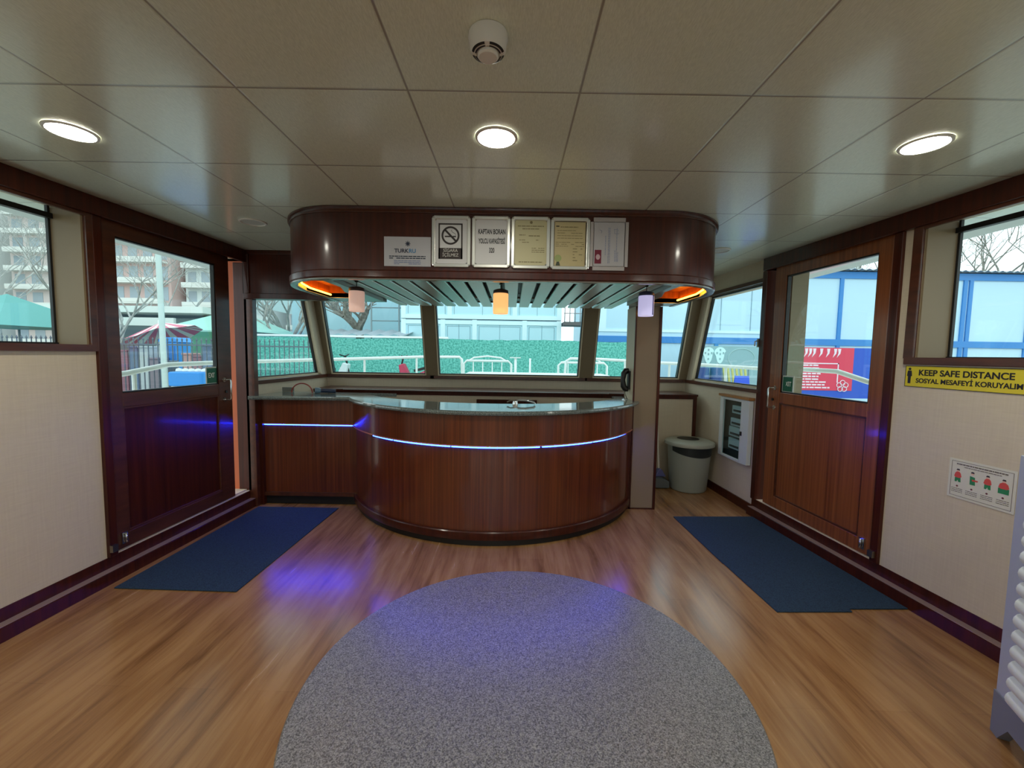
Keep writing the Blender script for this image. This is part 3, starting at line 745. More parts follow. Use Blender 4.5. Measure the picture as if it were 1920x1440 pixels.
b = B(); lines(b, .29, .40, 2.298, 1, .01, .005, YP, rn, .1); lines(b, .27, .43, 2.278, 4, .016, .003, YP, rn, .35); lines(b, .26, .44, 2.205, 3, .012, .003, YP, rn, .2); lines(b, .37, .43, 2.165, 5, .018, .004, YP, rn, .4); b.build('print', br1, t)
b = B(); b.box(.262, .282, YP - .001, YP, 2.302, 2.308); b.build('header_mark', INK, t)
b = B(); b.box(.247, .452, YP - .0012, YP, 2.332, 2.338); b.box(.247, .253, YP - .0012, YP, 2.06, 2.338); b.box(.447, .453, YP - .0012, YP, 2.06, 2.338); b.build('inner_mount', mat('mount_brown', (60, 48, 30)), t)
b = B(); b.lathe([(0, 0), (.022, 0)], (0, 0, 0), 24); b.v = [Vector((.277 + v.x, YP - .001, 2.108 + v.y)) for v in b.v]; b.build('seal', mat('seal_green', (150, 160, 100)), t)
b = B(); b.face([(.262, YP - .0009, 2.062), (.292, YP - .0009, 2.062), (.284, YP - .0009, 2.088), (.270, YP - .0009, 2.088)]); b.build('seal_ribbon', mat('ribbon_green', (60, 66, 48)), t)
# 5 license with stepped corners
t = thing('framed_license', 'stepped-corner white frame with a small maroon emblem, rightmost on the canopy', 'certificate', (.6, FY, 2.036))
b = B()
for (a, c, e, f_) in ((.497, .697, 2.036, 2.361), (.478, .717, 2.060, 2.335)): b.box(a, c, FY - .012, FY - .0015, e, f_)
b.build('frame', mat('white_pearl_frame', (172, 164, 162), rough=.35), t)
b = B(); b.box(.500, .692, FY - .014, FY - .012, 2.062, 2.332); b.build('sheet', mat('sheet_grey', (176, 172, 174), rough=.5), t)
y5 = FY - .0145
MAR = mat('maroon_print', (110, 20, 45)); b = B(); b.box(.507, .549, y5 - .0006, y5, 2.077, 2.162); b.build('emblem_panel', MAR, t)
b = B(); b.lathe([(0, 0), (.017, 0)], (0, 0, 0), 20); b.v = [Vector((.528 + v.x * .8, y5 - .001, 2.118 + v.y)) for v in b.v]; b.build('emblem', mat('emblem_pink', (190, 160, 165)), t)
b = B()
for xx, za, zb in ((.572, 2.13, 2.25), (.59, 2.08, 2.30), (.598, 2.08, 2.30), (.632, 2.09, 2.16), (.642, 2.09, 2.30), (.65, 2.09, 2.15)):
    z = za
    while z < zb:
        L = rn.uniform(.006, .02); b.box(xx, xx + .003, y5 - .0005, y5, z, min(z + L, zb)); z += L + .003
b.tube([(.535, y5, 2.285), (.548, y5, 2.28), (.546, y5, 2.265)], .0012, 5)
b.tube([(.625, y5, 2.29), (.652, y5, 2.285), (.655, y5, 2.262), (.63, y5, 2.262), (.625, y5, 2.29)], .001, 5)
b.build('print', gre, t)

# ---------------------------------------------------------------- ceiling devices
def downlight(x, y, lit, label):
    t = thing('ceiling_downlight', label, 'light', (x, y, ZC), 'round recessed ceiling downlights')
    b = B(); b.lathe([(.090, ZC - .001), (.088, ZC - .006), (.078, ZC - .008), (.074, ZC - .002)], (x, y, 0), 40); b.build('trim_ring', WHITE, t)
    b = B(); b.lathe([(0, ZC - .003), (.076, ZC - .003)], (x, y, 0), 40)
    b.build('diffuser', mat('lamp_on', (255, 250, 240), emis=(1, .975, .84), estr=LAMP) if lit else mat('lamp_off', (190, 192, 186), rough=.4), t)
downlight(-1.885, 1.835, True, 'lit round downlight in the ceiling, leftmost of the three')
downlight(-.083, 1.827, True, 'lit round downlight in the ceiling behind the smoke detector')
downlight(1.726, 1.827, True, 'lit round downlight in the ceiling, rightmost of the three')
downlight(-1.87, 3.05, False, 'unlit round downlight in the ceiling left of the canopy')
downlight(1.75, 3.63, False, 'unlit round downlight in the ceiling right of the canopy')
for i, (x, y) in enumerate([(-1.88, .03), (1.72, .03), (-1.88, -1.77), (-.08, -1.77), (1.72, -1.77), (-.08, -3.4)]):  # lamps added out of view to brighten the interior
    downlight(x, y, True, 'added round downlight brightening the cabin from its unseen rear')
sx0, sy0 = -.084, 1.262
t = thing('smoke_detector', 'white round smoke detector with slots on the ceiling', 'smoke detector', (sx0, sy0, ZC))
b = B(); b.lathe([(.0, ZC - .001), (.056, ZC - .001), (.057, ZC - .012), (.054, ZC - .022), (.052, ZC - .040), (.046, ZC - .050), (.034, ZC - .054), (.030, ZC - .050)], (sx0, sy0, 0), 40); b.build('housing', WHITE, t)
b = B(); b.lathe([(.030, ZC - .050), (.030, ZC - .060), (.026, ZC - .064), (0, ZC - .065)], (sx0, sy0, 0), 32); b.build('sensor_cap', WHITE, t)
b = B()
for a in range(4):
    a0 = a * PI / 2 + .15; b.lathe([(.0465, ZC - .0505), (.0405, ZC - .0535)], (sx0, sy0, 0), 10, a0=a0, a1=a0 + 1.25); b.lathe([(.0375, ZC - .0546), (.0335, ZC - .0552)], (sx0, sy0, 0), 10, a0=a0, a1=a0 + 1.25)
b.build('slots', BLACK, t)

# ---------------------------------------------------------------- floor coverings
b = B(); b.lathe([(0, .008), (.985, .008), (.992, .001)], (.075, 1.785, 0), 120, smooth=False)
tag(b.build('round_carpet', CARPET), 'large round speckled grey carpet on the wood floor', 'carpet')
b = B(); b.prism([(-2.46, 2.494), (-1.685, 2.476), (-1.635, 3.88), (-2.40, 3.88)], .001, .009)
tag(b.build('entrance_mat', MAT_, bevel=.003), 'dark navy entrance mat at the foot of the left door', 'mat')
b = B(); b.prism([(1.53, 3.80), (1.555, 2.93), (1.56, 2.93), (1.588, 2.359), (2.042, 2.371), (2.045, 2.40), (2.41, 2.41), (2.405, 2.45), (2.285, 3.83)], .001, .009)
tag(b.build('entrance_mat', MAT_, bevel=.003), 'slate blue entrance mat at the foot of the right door', 'mat')

# ---------------------------------------------------------------- waste bin, dustpan, electric cabinet
bx, by = 2.02, 4.66
t = thing('waste_bin', 'tall light grey plastic waste bin standing right of the pillar', 'bin', (bx, by, 0))
GREY = mat('grey_plastic', (150, 156, 148), rough=.4); DG = mat('dark_bin_liner', (28, 34, 34), rough=.5)
b = B(); b.lathe([(0, .004), (.185, .004), (.198, .02), (.232, .49), (.236, .52), (.228, .52), (.19, .03), (0, .02)], (bx, by, 0), 48); b.build('bucket', GREY, t)
b = B(); n0 = 48; vs = []
for k in range(n0 + 1):
    w = PI + PI * k / n0 + .35; dip = .035 + .075 * max(0, math.sin((w - PI) * .85)); r1 = .2375
    vs += [(bx + r1 * math.cos(w), by + r1 * math.sin(w), .515), (bx + (r1 - .006 * dip / .1) * math.cos(w), by + (r1 - .006 * dip / .1) * math.sin(w), .515 - dip)]
b.mesh(vs, [(2 * k, 2 * k + 1, 2 * k + 3, 2 * k + 2) for k in range(n0)], True); b.build('liner_band', DG, t)
b = B(); b.lathe([(.242, .51), (.262, .515), (.266, .535), (.258, .552), (.22, .568), (.16, .572), (0, .572)], (bx, by, 0), 48); b.build('lid', mat('bin_lid', (168, 170, 158), rough=.35), t)
b = B(); b.lathe([(0, .5735), (.115, .5735)], (bx - .005, by + .03, 0), 32, ax=1.05, ay=1.0); b.build('lid_hole', BLACK, t)
t = thing('dustpan', 'long white-handled dustpan leaning behind the pillar beside the bin', 'dustpan', (1.70, 4.70, 0))
b = B(); b.prism([(1.60, .012), (1.80, .012), (1.80, .09), (1.73, .12), (1.60, .12)], 4.62, 4.80, m=lambda x, z, y: (x, y, z)); b.build('pan', mat('pan_grey', (92, 98, 100), rough=.5), t, bevel=.006)
b = B(); b.tube([(1.718, 4.74, .16), (1.712, 4.86, .80)], .008, 10); b.build('pole', WHITE, t)
b = B(); b.prism([(1.66, .12), (1.79, .12), (1.75, .19), (1.72, .215), (1.695, .19)], 4.70, 4.78, m=lambda x, z, y: (x, y, z)); b.build('brush_head', mat('lilac_plastic', (96, 98, 150), rough=.4), t, bevel=.008)
t = thing('broom', 'thin white broom handle leaning against the back counter', 'broom', (1.60, 4.80, 0))
b = B(); b.tube([(1.60, 4.84, .10), (1.60, 4.905, .98)], .009, 10); b.build('pole', WHITE, t)
b = B(); b.box(1.52, 1.68, 4.82, 4.86, .01, .11); b.build('bristles', DG, t)

e = thing('electric_cabinet', 'white wall cabinet with dark window and switchgear near the right door', 'cabinet', MR(4.22, 0, .46))
CW = mat('cabinet_white', (205, 210, 208), rough=.4); CI = mat('cabinet_inside', (26, 28, 28), rough=.6)
ca, cb2 = 3.985, 4.47
b = B(); wbox(b, MR, ca, cb2, -.006, .14, .455, .475); wbox(b, MR, ca, cb2, -.006, .14, 1.065, 1.08); wbox(b, MR, ca, ca + .012, -.006, .14, .475, 1.065); wbox(b, MR, cb2 - .012, cb2, -.006, .14, .475, 1.065); b.build('box', CI, e)
b = B(); wbox(b, MR, ca + .012, cb2 - .012, -.0, .004, .475, 1.065); b.build('back_plate', CI, e)
b = B()
wbox(b, MR, ca - .01, ca + .115, -.05, -.03, .455, 1.085); wbox(b, MR, cb2 - .05, cb2 + .01, -.05, -.03, .455, 1.085); wbox(b, MR, ca + .115, cb2 - .05, -.05, -.03, 1.06, 1.085); wbox(b, MR, ca + .115, cb2 - .05, -.05, -.03, .455, .48)
wbox(b, MR, ca - .01, ca + .005, -.03, -.006, .455, 1.085); wbox(b, MR, cb2 - .005, cb2 + .01, -.03, -.006, .455, 1.085)
dd = b.build('door', CW, e, bevel=.004)
b = B(); wbox(b, MR, ca + .085, ca + .105, -.06, -.05, .73, .77); b.build('lock', BLACK, dd)
b = B(); wbox(b, MR, ca + .115, cb2 - .05, -.042, -.038, .48, 1.06); b.build('door_window', GLASS, dd)
for z0, z1, a0, a1 in ((.93, 1.01, .13, .30), (.80, .88, .13, .32), (.69, .79, .12, .34), (.56, .67, .14, .34)):
    b = B(); wbox(b, MR, ca + a0, ca + a1, -.03, -.002, z0, z1); o = b.build('breaker_row', mat('breaker_grey', (176, 190, 186), rough=.4), e, bevel=.003)
    b = B(); wbox(b, MR, ca + a0 + .02, ca + a1 - .03, -.036, -.03, z0 + .02, z0 + .04); b.build('toggle', CI, o)
b = B(); wbox(b, MR, ca - .02, cb2 + .03, -.06, -.0, 1.09, 1.115); tag(b.build('cabinet_ledge', wood('light_trim', (150, 100, 52), (180, 128, 74), rough=.4, coat=.3)), 'light wood ledge just above the white electric cabinet', 'ledge')

# ---------------------------------------------------------------- signs on the right wall
YEL = mat('yellow_sign', (214, 196, 40), rough=.4)
t = thing('distance_sign', 'yellow KEEP SAFE DISTANCE sign under the right window', 'sign', MR(2.3, -.002, 1.34))
ya, yb = 1.985, 2.588
b = B(); wbox(b, MR, ya, yb, -.004, -.001, 1.34, 1.468); b.build('plate', YEL, t)
b = B()
for (a, c, z0, z1) in ((ya, yb, 1.465, 1.468), (ya, yb, 1.340, 1.343), (ya, ya + .003, 1.34, 1.468), (yb - .003, yb, 1.34, 1.468)): wbox(b, MR, a, c, -.0046, -.004, z0, z1)
b.build('border', INK, t)
rr_ = MR(0, 0, 0) - MR(1, 0, 0)
text('KEEP SAFE DISTANCE', 'lettering', INK, MR(2.285, -.0045, 1.426), rr_, (0, 0, 1), .048, t, sx=.99, bold=.0013)
text('SOSYAL MESAFEYİ KORUYALIM', 'lettering', INK, MR(2.273, -.0045, 1.378), rr_, (0, 0, 1), .038, t, sx=.94, bold=.001)
b = B(); yc = 2.562
b.prism([(yc + math.cos(k * PI / 6) * .008, 1.448 + math.sin(k * PI / 6) * .008) for k in range(12)], -.0046, -.004, m=lambda a, z, q: MR(a, q, z))
b.prism([(yc - .011, 1.438), (yc + .011, 1.438), (yc + .015, 1.405), (yc + .009, 1.403), (yc + .008, 1.36), (yc - .008, 1.36), (yc - .009, 1.403), (yc - .015, 1.405)], -.0046, -.004, m=lambda a, z, q: MR(a, q, z))
b.build('person_pictogram', INK, t)
# life jacket instruction card
t = thing('instruction_card', 'white card with four red and green life jacket drawings on the right wall', 'sign', MR(2.15, -.002, .74))
pa, pb, pz0, pz1 = 2.012, 2.306, .745, .962
b = B(); wbox(b, MR, pa, pb, -.003, -.001, pz0, pz1); b.build('sheet', mat('card_white', (214, 210, 196), rough=.5), t)
bb = mat('card_border', (110, 100, 90)); b = B()
for (a, c, z0, z1) in ((pa + .012, pb - .012, pz1 - .014, pz1 - .012), (pa + .012, pb - .012, pz0 + .012, pz0 + .014), (pa + .012, pa + .014, pz0 + .012, pz1 - .012), (pb - .014, pb - .012, pz0 + .012, pz1 - .012)): wbox(b, MR, a, c, -.0036, -.003, z0, z1)
b.build('border', bb, t)
b = B(); rn = random.Random(9)
def wl(b, a, c, z, h):
    y = a
    while y < c:
        L = rn.uniform(.006, .02); wbox(b, MR, y, min(y + L, c), -.0036, -.003, z, z + h); y += L + .002
wl(b, pa + .035, pb - .035, pz1 - .030, .007); wl(b, pa + .06, pb - .07, pz1 - .041, .004)
for k in range(4):
    c = pb - .045 - k * .067
    for q in range(3): wl(b, c - .026, c + .026, pz0 + .052 - q * .009, .003)
b.build('print', bb, t)
gm = mat('figure_green', (45, 130, 80)); rm = mat('figure_red', (210, 80, 65)); sk = mat('figure_skin', (225, 185, 160)); hm = mat('figure_hair', (50, 45, 48)); dm = mat('dot_maroon', (110, 50, 50))
for k in range(4):
    c = pb - .045 - k * .067; z = pz1 - .10
    def P(pts, mt, nm, q=-.0038):
        b = B(); b.prism([(c - a, z + zz) for a, zz in pts], q, -.003, m=lambda a, z_, t_: MR(a, t_, z_)); b.build(nm, mt, t)
    lean = (0, -.004, 0, 0)[k]
    if k == 3: P([(-.022, .0), (.022, .0), (.022, -.028), (-.022, -.028)], gm, 'figure_trousers')
    elif k == 1: P([(-.011, .022), (.011, .018), (.014, -.024), (-.010, -.024)], gm, 'figure_trousers')
    else: P([(-.013, .0), (.013, .0), (.015, -.026), (.004, -.026), (.0, -.014), (-.004, -.026), (-.013, -.026)], gm, 'figure_trousers')
    if k == 1: P([(-.002, .006), (.026, .004), (.024, -.003), (0, -.004)], rm, 'figure_jacket', -.004)
    else:
        wj = .022 if k == 3 else .017
        P([(-wj, .004), (-wj * .75, .022), (-.006, .030), (.006, .030), (wj * .75, .022), (wj, .004), (wj * .6, -.003), (-wj * .6, -.003)], rm, 'figure_jacket', -.004)
    P([(-.006, .030), (.006, .030), (.007, .040), (-.007, .040)], sk, 'figure_face', -.0042)
    P([(-.008, .038), (.008, .038), (.005, .046), (-.005, .046)], hm, 'figure_hair', -.0044)
    b = B(); b.prism([(c + .005 * math.cos(a * PI / 4), pz0 + .068 + .005 * math.sin(a * PI / 4)) for a in range(8)], -.0038, -.003, m=lambda a, z_, t_: MR(a, t_, z_)); b.build('number_dot', dm, t)

# ---------------------------------------------------------------- slatted unit at the lower right
ox, oy = 1.985, 1.60
dx, dy = -.42, -.907                        # runs towards the viewer
nx_, ny_ = .907, -.42                       # away from the room
def MK(s_, t_, z): return Vector((ox + dx * s_ + nx_ * t_, oy + dy * s_ + ny_ * t_, z))
LGR = mat('light_grey_board', (176, 180, 196), rough=.45)
t = thing('slatted_cabinet', 'light grey framed cabinet with rounded white slats at the lower right corner', 'cabinet', MK(.3, .15, 0))
b = B()
wbox(b, MK, 0, .088, 0, .32, .13, 1.12); wbox(b, MK, .577, .665, 0, .32, .13, 1.12); wbox(b, MK, .088, .577, 0, .04, 1.06, 1.12)
wbox(b, MK, 0, .665, 0, .32, 1.12, 1.14)
b.build('frame', LGR, t, bevel=.003)
b = B(); b.prism([(0, 0), (.045, 0), (.10, .075), (.565, .075), (.62, 0), (.665, 0), (.665, .175), (0, .175)], -.006, .03, m=lambda s_, z, t_: MK(s_, t_, z)); b.build('apron', mat('grey_apron', (122, 126, 140), rough=.5), t)
b = B(); wbox(b, MK, .02, .645, .03, .30, .13, 1.12); b.build('body', mat('grey_back', (90, 92, 98), rough=.6), t)
z = .175
while z < 1.04:
    b = B(); b.tube([MK(.094, .012, z + .031), MK(.571, .012, z + .031)], .034, 16); b.build('slat', mat('white_slat', (226, 230, 226), rough=.45), t); z += .0625

# ================================================================= outside
ground = speck('quay_asphalt', (136, 134, 124), (160, 158, 148), 3, rough=.9)
GZ = -.6
struct(B().face([(-90, 7.6, GZ), (90, 7.6, GZ), (90, 140, GZ), (-90, 140, GZ)]).face([(-90, -30, GZ), (-4.6, -30, GZ), (-4.6, 7.6, GZ), (-90, 7.6, GZ)]).face([(4.6, -30, GZ), (90, -30, GZ), (90, 7.6, GZ), (4.6, 7.6, GZ)]).build('ground', ground))
DECKM = mat('deck_paint', (196, 198, 190), rough=.7)
b = B(); b.prism([(-2.75, -5), (-3.75, -5), (-3.75, 4.2), (-3.3, 6.2), (-2.0, 7.7), (0, 8.3), (2.0, 7.7), (3.3, 6.2), (3.75, 4.2), (3.75, -5), (2.75, -5), (2.7, 5.54), (-2.65, 5.54)], -.06, -.01); struct(b.build('floor_deck', DECKM))
b = B(); b.box(-3.75, 3.75, -9, -4.35, -.06, -.01); struct(b.build('floor_stern', DECKM))
b = B(); OV = mat('deckhead_paint', (205, 212, 210), rough=.6)
b.box(-3.7, -2.78, -5, 5.3, 2.47, 2.53); struct(b.build('ceiling_left_deck', OV))
b = B(); b.box(2.75, 3.6, -5, 5.3, 2.47, 2.53); struct(b.build('ceiling_right_deck', OV))
b = B(); b.box(-3.2, 3.2, -5, 5.5, 2.47, 2.6); struct(b.build('roof', OV))
WP = mat('white_paint', (232, 238, 236), rough=.35)
# hatch box on the foredeck
b = B(); b.box(-.75, 1.55, 6.55, 7.2, -.01, 1.185); tag(b.build('deck_locker', WP, bevel=.02), 'flat white locker on the foredeck beyond the centre window', 'locker')

def railing(name, label, pts, posts, low=.0):
    t = thing(name, label, 'railing', (pts[0][0], pts[0][1], 0))
    b = B(); b.tube(pts, .026, 10); b.build('handrail', WP, t)
    b = B(); b.tube([(p[0], p[1], p[2] - .33) for p in pts[1:]], .015, 8); b.build('lower_rail', WP, t)
    for (x, y, z) in posts:
        b = B(); b.tube([(x, y, -.01), (x, y, z)], .019, 8); b.lathe([(.045, .0), (.03, .03), (.019, .04)], (x, y, z - .36), 12); b.build('post', WP, t)
LP = [(-3.62, 3.2, 1.20), (-3.62, 3.9, 1.26), (-3.6, 4.36, 1.33), (-3.5, 4.9, 1.34), (-3.4, 5.47, 1.346), (-3.05, 6.3, 1.36), (-2.55, 7.0, 1.38), (-1.65, 7.7, 1.42), (-1.02, 8.0, 1.425), (-.97, 8.0, 1.38), (-.96, 8.0, 1.1)]
railing('bow_railing', 'white tubular bow railing outside the left windows', LP, [(-3.62, 3.98, 1.27), (-3.44, 5.25, 1.34), (-2.98, 6.4, 1.36), (-2.5, 7.05, 1.38), (-1.75, 7.62, 1.41)])
RP = [(3.6, 3.3, 1.17), (3.5, 4.1, 1.285), (3.45, 4.42, 1.37), (3.4, 5.0, 1.375), (3.3, 5.6, 1.36), (2.95, 6.4, 1.38), (2.5, 7.0, 1.39), (1.6, 7.75, 1.43), (1.1, 7.9, 1.43), (1.02, 7.92, 1.38), (1.0, 7.92, 1.1)]
railing('bow_railing', 'white tubular bow railing outside the right windows', RP, [(3.1, 6.05, 1.37), (2.6, 6.9, 1.39), (2.0, 7.4, 1.41)])
def barrier(x0, x1, y, zt, label):
    t = thing('gangway_gate', label, 'gate', ((x0 + x1) / 2, y, 0))
    b = B(); b.tube([(x0, y, 0), (x0, y, zt - .06), (x0 + .06, y, zt), (x1 - .06, y, zt), (x1, y, zt - .06), (x1, y, 0)], .022, 8)
    m_ = (x0 + x1) / 2; w_ = (x1 - x0) / 2 - .1
    b.tube([(m_ - w_, y, zt), (m_ - w_ + .1, y, zt + .06), (m_, y, zt + .09), (m_ + w_ - .1, y, zt + .06), (m_ + w_, y, zt)], .016, 8); b.build('gate_frame', WP, t)
    n_ = 4
    for k in range(1, n_ + 1):
        x = x0 + (x1 - x0) * k / (n_ + 1); b = B(); b.tube([(x, y, .1), (x, y, zt)], .011, 6); b.build('bar', WP, t)
barrier(-.93, -.02, 7.98, 1.36, 'white tubular gate with arched top outside the centre window, left one')
barrier(.90, 1.85, 8.15, 1.35, 'white tubular gate with arched top outside the centre window, right one')
b = B(); b.tube([(.06, 8.0, 0), (.06, 8.0, 1.42)], .025, 8); b.box(-.05, .16, 7.97, 8.03, 1.42, 1.44); tag(b.build('mooring_post', WP), 'short white post with flat cap between the two tubular gates', 'post')
b = B(); b.tube([(.34, 8.0, 0), (.34, 8.0, 1.42)], .018, 8); tag(b.build('flag_post', WP), 'single thin white upright post between the tubular gates', 'post')

# green hedge fence
HEDGE = speck('artificial_hedge', (66, 150, 138), (116, 198, 186), 22, rough=.9, bump=.8, detail=5)
t = thing('green_fence', 'long bright green artificial hedge fence on the quay', 'fence', (-1.5, 11, GZ))
b = B()
nseg = 70; xs = [-7.4 + i * 11.3 / nseg for i in range(nseg + 1)]; rn = random.Random(2)
tops = [1.86 + rn.uniform(-.012, .012) + (.012 * math.sin(x * 2)) for x in xs]
vs = []
for x, z in zip(xs, tops): vs += [(x, 11, GZ), (x, 11, z), (x, 11.12, z), (x, 11.12, GZ)]
b.mesh(vs, [(4 * i + a, 4 * i + (a + 1) % 4, 4 * i + 4 + (a + 1) % 4, 4 * i + 4 + a) for i in range(nseg) for a in range(4)] + [(0, 1, 2, 3), tuple(4 * nseg + k for k in range(4))]); b.build('hedge_panel', HEDGE, t)
b = B(); b.box(-7.4, -1.7, 10.98, 11.14, 1.87, 1.92); b.build('top_rail', WP, t)

# container stack in the centre
PALE = mat('pale_container', (186, 222, 232), rough=.6); PALE2 = mat('container_seam', (120, 152, 166), rough=.7); SKYW = mat('container_rail', (214, 238, 244), rough=.5)
def container(x0, x1, y, z0, z1, label, panels):
    t = thing('container', label, 'container', ((x0 + x1) / 2, y, z0))
    b = B(); b.box(x0, x1, y, y + 2.4, z0, z1); b.build('body', PALE, t)
    b = B(); b.box(x0, x1, y - .03, y, z0, z0 + .12); b.box(x0, x1, y - .03, y, z1 - .14, z1)
    for p_ in panels: b.box(p_ - .07, p_ + .07, y - .04, y, z0, z1)
    b.build('frame', SKYW, t)
    b = B()
    for i in range(len(panels) - 1):
        a, c = panels[i] + .13, panels[i + 1] - .13
        b.box(a, c, y - .006, y, z1 - .2, z1 - .19); b.box(a, a + .012, y - .006, y, z0 + .14, z1 - .2); b.box(c - .012, c, y - .006, y, z0 + .14, z1 - .2); b.box((a + c) / 2, (a + c) / 2 + .01, y - .006, y, z0, z1)
    b.box(x0, x1, y - .032, y - .03, z1 - .02, z1 - .0); b.build('seams', PALE2, t)
    return t
container(-3.35, 1.45, 12.6, .1, 2.50, 'pale blue lower container behind the green fence, centre window', [-3.28, -2.1, -1.15, .35, 1.38])
t = container(-3.35, 1.45, 12.6, 2.52, 4.9, 'pale blue upper container stacked above the lower one, centre window', [-3.28, -1.9, .05, 1.38])
# stair landing
t = thing('stair_landing', 'dark metal stair landing with railing at the container stack edge', 'stairs', (1.7, 12.3, GZ))
b = B(); b.box(1.48, 2.15, 12.2, 12.9, 2.36, 2.46); b.build('platform', mat('rust_grey', (96, 92, 92), rough=.8), t)
b = B()
for x in (1.5, 1.65, 1.8, 1.95, 2.1): b.tube([(x, 12.2, 2.46), (x, 12.2, 2.95)], .014, 6)
b.tube([(1.48, 12.2, 2.95), (2.15, 12.2, 2.95)], .018, 6); b.tube([(1.48, 12.2, 2.7), (2.15, 12.2, 2.7)], .012, 6)
b.build('rail', mat('grey_rail', (130, 130, 134), rough=.6), t)
b = B(); b.tube([(2.1, 12.3, GZ), (2.1, 12.3, 2.36)], .03, 6); b.build('post', MATS['rust_grey'], t)

# blue framed panel building to the right
BF = mat('blue_frame_paint', (52, 130, 200), rough=.5); BP = mat('pale_blue_panel', (188, 220, 236), rough=.6)
BY = 14.0
t = thing('panel_building', 'long site building of pale panels in blue framing, right windows', 'building', (11, BY, GZ))
b = B(); b.box(2.75, 24, BY, BY + 5, GZ, 4.38); b.build('wall', BP, t)
b = B(); b.box(8.6, 24, BY - .05, BY, 4.16, 4.38); b.box(2.75, 24, BY - .05, BY, 1.95, 2.16); b.build('rail', BF, t)
for x in (10.85, 12.9, 14.93, 15.12, 17.1, 19.2, 21.3):
    b = B(); b.box(x - .06, x + .06, BY - .045, BY, 1.5, 4.2); b.build('mullion', BF, t)
for x in (2.98, 6.8, 8.9):
    b = B(); b.box(x - .06, x + .06, BY - .045, BY, 1.35, 2.0); b.build('mullion', BF, t)
b = B(); b.box(9.5, 24, BY - .05, BY, 1.2, 1.42); b.build('lower_rail', BF, t)
b = B(); b.box(2.75, 8.6, BY - .03, BY, 2.3, 2.38); b.box(2.75, 3.1, BY - .03, BY, 2.38, 4.7); b.build('panel_edge', SKYW, t)
b = B(); b.box(2.75, 8.6, BY, BY + 5, 4.38, 6.2); b.build('upper_storey', BP, t)
for x in (4.6, 6.9, 7.9):
    b = B(); b.box(x, x + .02, BY - .01, BY, 2.4, 6.2); b.build('panel_joint', PALE2, t)
# corrugated roof edge
CG = mat('corrugated_sheet', (150, 160, 168), rough=.6)
b = B(); vs = []
xs = [8.6 + i * .06 for i in range(257)]
for i, x in enumerate(xs): zz = 4.42 + .03 * math.sin(i * PI / 2); vs += [(x, BY - .25, zz), (x, BY + 5.2, zz + .25)]
b.mesh(vs, [(2 * i, 2 * i + 1, 2 * i + 3, 2 * i + 2) for i in range(len(xs) - 1)], True); b.build('corrugated_roof', CG, t)

# banners
RB = mat('banner_red', (214, 62, 88), rough=.6); BB = mat('banner_blue', (40, 84, 190), rough=.6); WB = mat('banner_white', (232, 216, 226), rough=.6)
t = thing('red_blue_banner', 'red and blue printed banner below the blue rail, seen through the right door', 'banner', (9.5, 12.0, .3))
Y0 = 12.0
def bp_(u, v, y=Y0): return at_y(u, v, y)
xA = bp_(1470, 690).x; xB = bp_(1599, 690).x; xC = bp_(1650, 690).x; zt = bp_(1560, 652).z; zb = bp_(1560, 740).z
b = B(); b.box(xA, xC, Y0, Y0 + .04, zb - .1, zt); b.build('blue_sheet', BB, t)
for xx in (xA + .1, xC - .1):
    b = B(); b.box(xx - .04, xx + .04, Y0 + .04, Y0 + .1, GZ, zt); b.build('post', WP, t)
b = B(); b.box(xA, xB, Y0 - .01, Y0, zb + .12, zt); b.build('red_sheet', RB, t)
b = B(); rn = random.Random(4)
x = xA + .1
while x < xB - .45:                      # slanted script marks
    b.prism([(x, zt - .03), (x + .09, zt - .03), (x + .07, zt - .17), (x - .02, zt - .28), (x + .02, zt - .15)], Y0 - .02, Y0 - .01, m=lambda a, z_, q: (a, q, z_)); x += .115 if rn.random() < .6 else .2
xe = xB - .42
b.box(xA, xe, Y0 - .02, Y0 - .01, zt - .47, zt - .44); b.box(xe - .03, xe, Y0 - .02, Y0 - .01, zb + .35, zt - .44)
for k in range(9):
    z_ = zt - .53 - k * .08; x = xA
    while x < xe - rn.choice((.1, .35, .6)):
        L = rn.uniform(.06, .2); b.box(x, x + L, Y0 - .02, Y0 - .01, z_, z_ + .04); x += L + .025
for k in range(5):
    w = PI / 2 + k * 2 * PI / 5; cc = (xB - .28 + .1 * math.cos(w), zb + .25 + .1 * math.sin(w))
    b.tube([(cc[0] + .07 * math.cos(a * PI / 6), Y0 - .02, cc[1] + .07 * math.sin(a * PI / 6)) for a in range(13)], .011, 5)
b.build('print', WB, t)
# grey board with white emblems
t = thing('grey_hoarding', 'grey hoarding with two white rounded emblems, rightmost window', 'banner', (5.2, 12.0, 0))
a = at_y(1286, 648, 12.0); c = at_y(1450, 700, 12.0)
b = B(); b.box(a.x, c.x, 12.0, 12.06, GZ, a.z); b.build('sheet', mat('hoarding_grey', (140, 172, 180), rough=.6), t)
for u in (1328, 1350):
    p0 = at_y(u, 662, 12.0)
    b = B(); b.prism([(p0.x + .17 * math.cos(w) * (1 if math.sin(w) > 0 else .72), p0.z + (.17 if math.sin(w) > 0 else .30) * math.sin(w)) for w in [2 * PI * k / 20 for k in range(20)]], 11.985, 12.0, m=lambda a_, z_, q: (a_, q, z_)); o = b.build('emblem', mat('emblem_white', (205, 238, 240), rough=.6), t)
    b = B()
    for (ex, ez) in ((0, .09), (-.09, 0), (.09, 0), (0, -.03), (0, -.17)): b.box(p0.x + ex - .02, p0.x + ex + .02, 11.98, 11.985, p0.z + ez - .03, p0.z + ez + .03)
    b.build('emblem_marks', MATS['hoarding_grey'], o)
cc = at_y(1390, 672, 12.0)
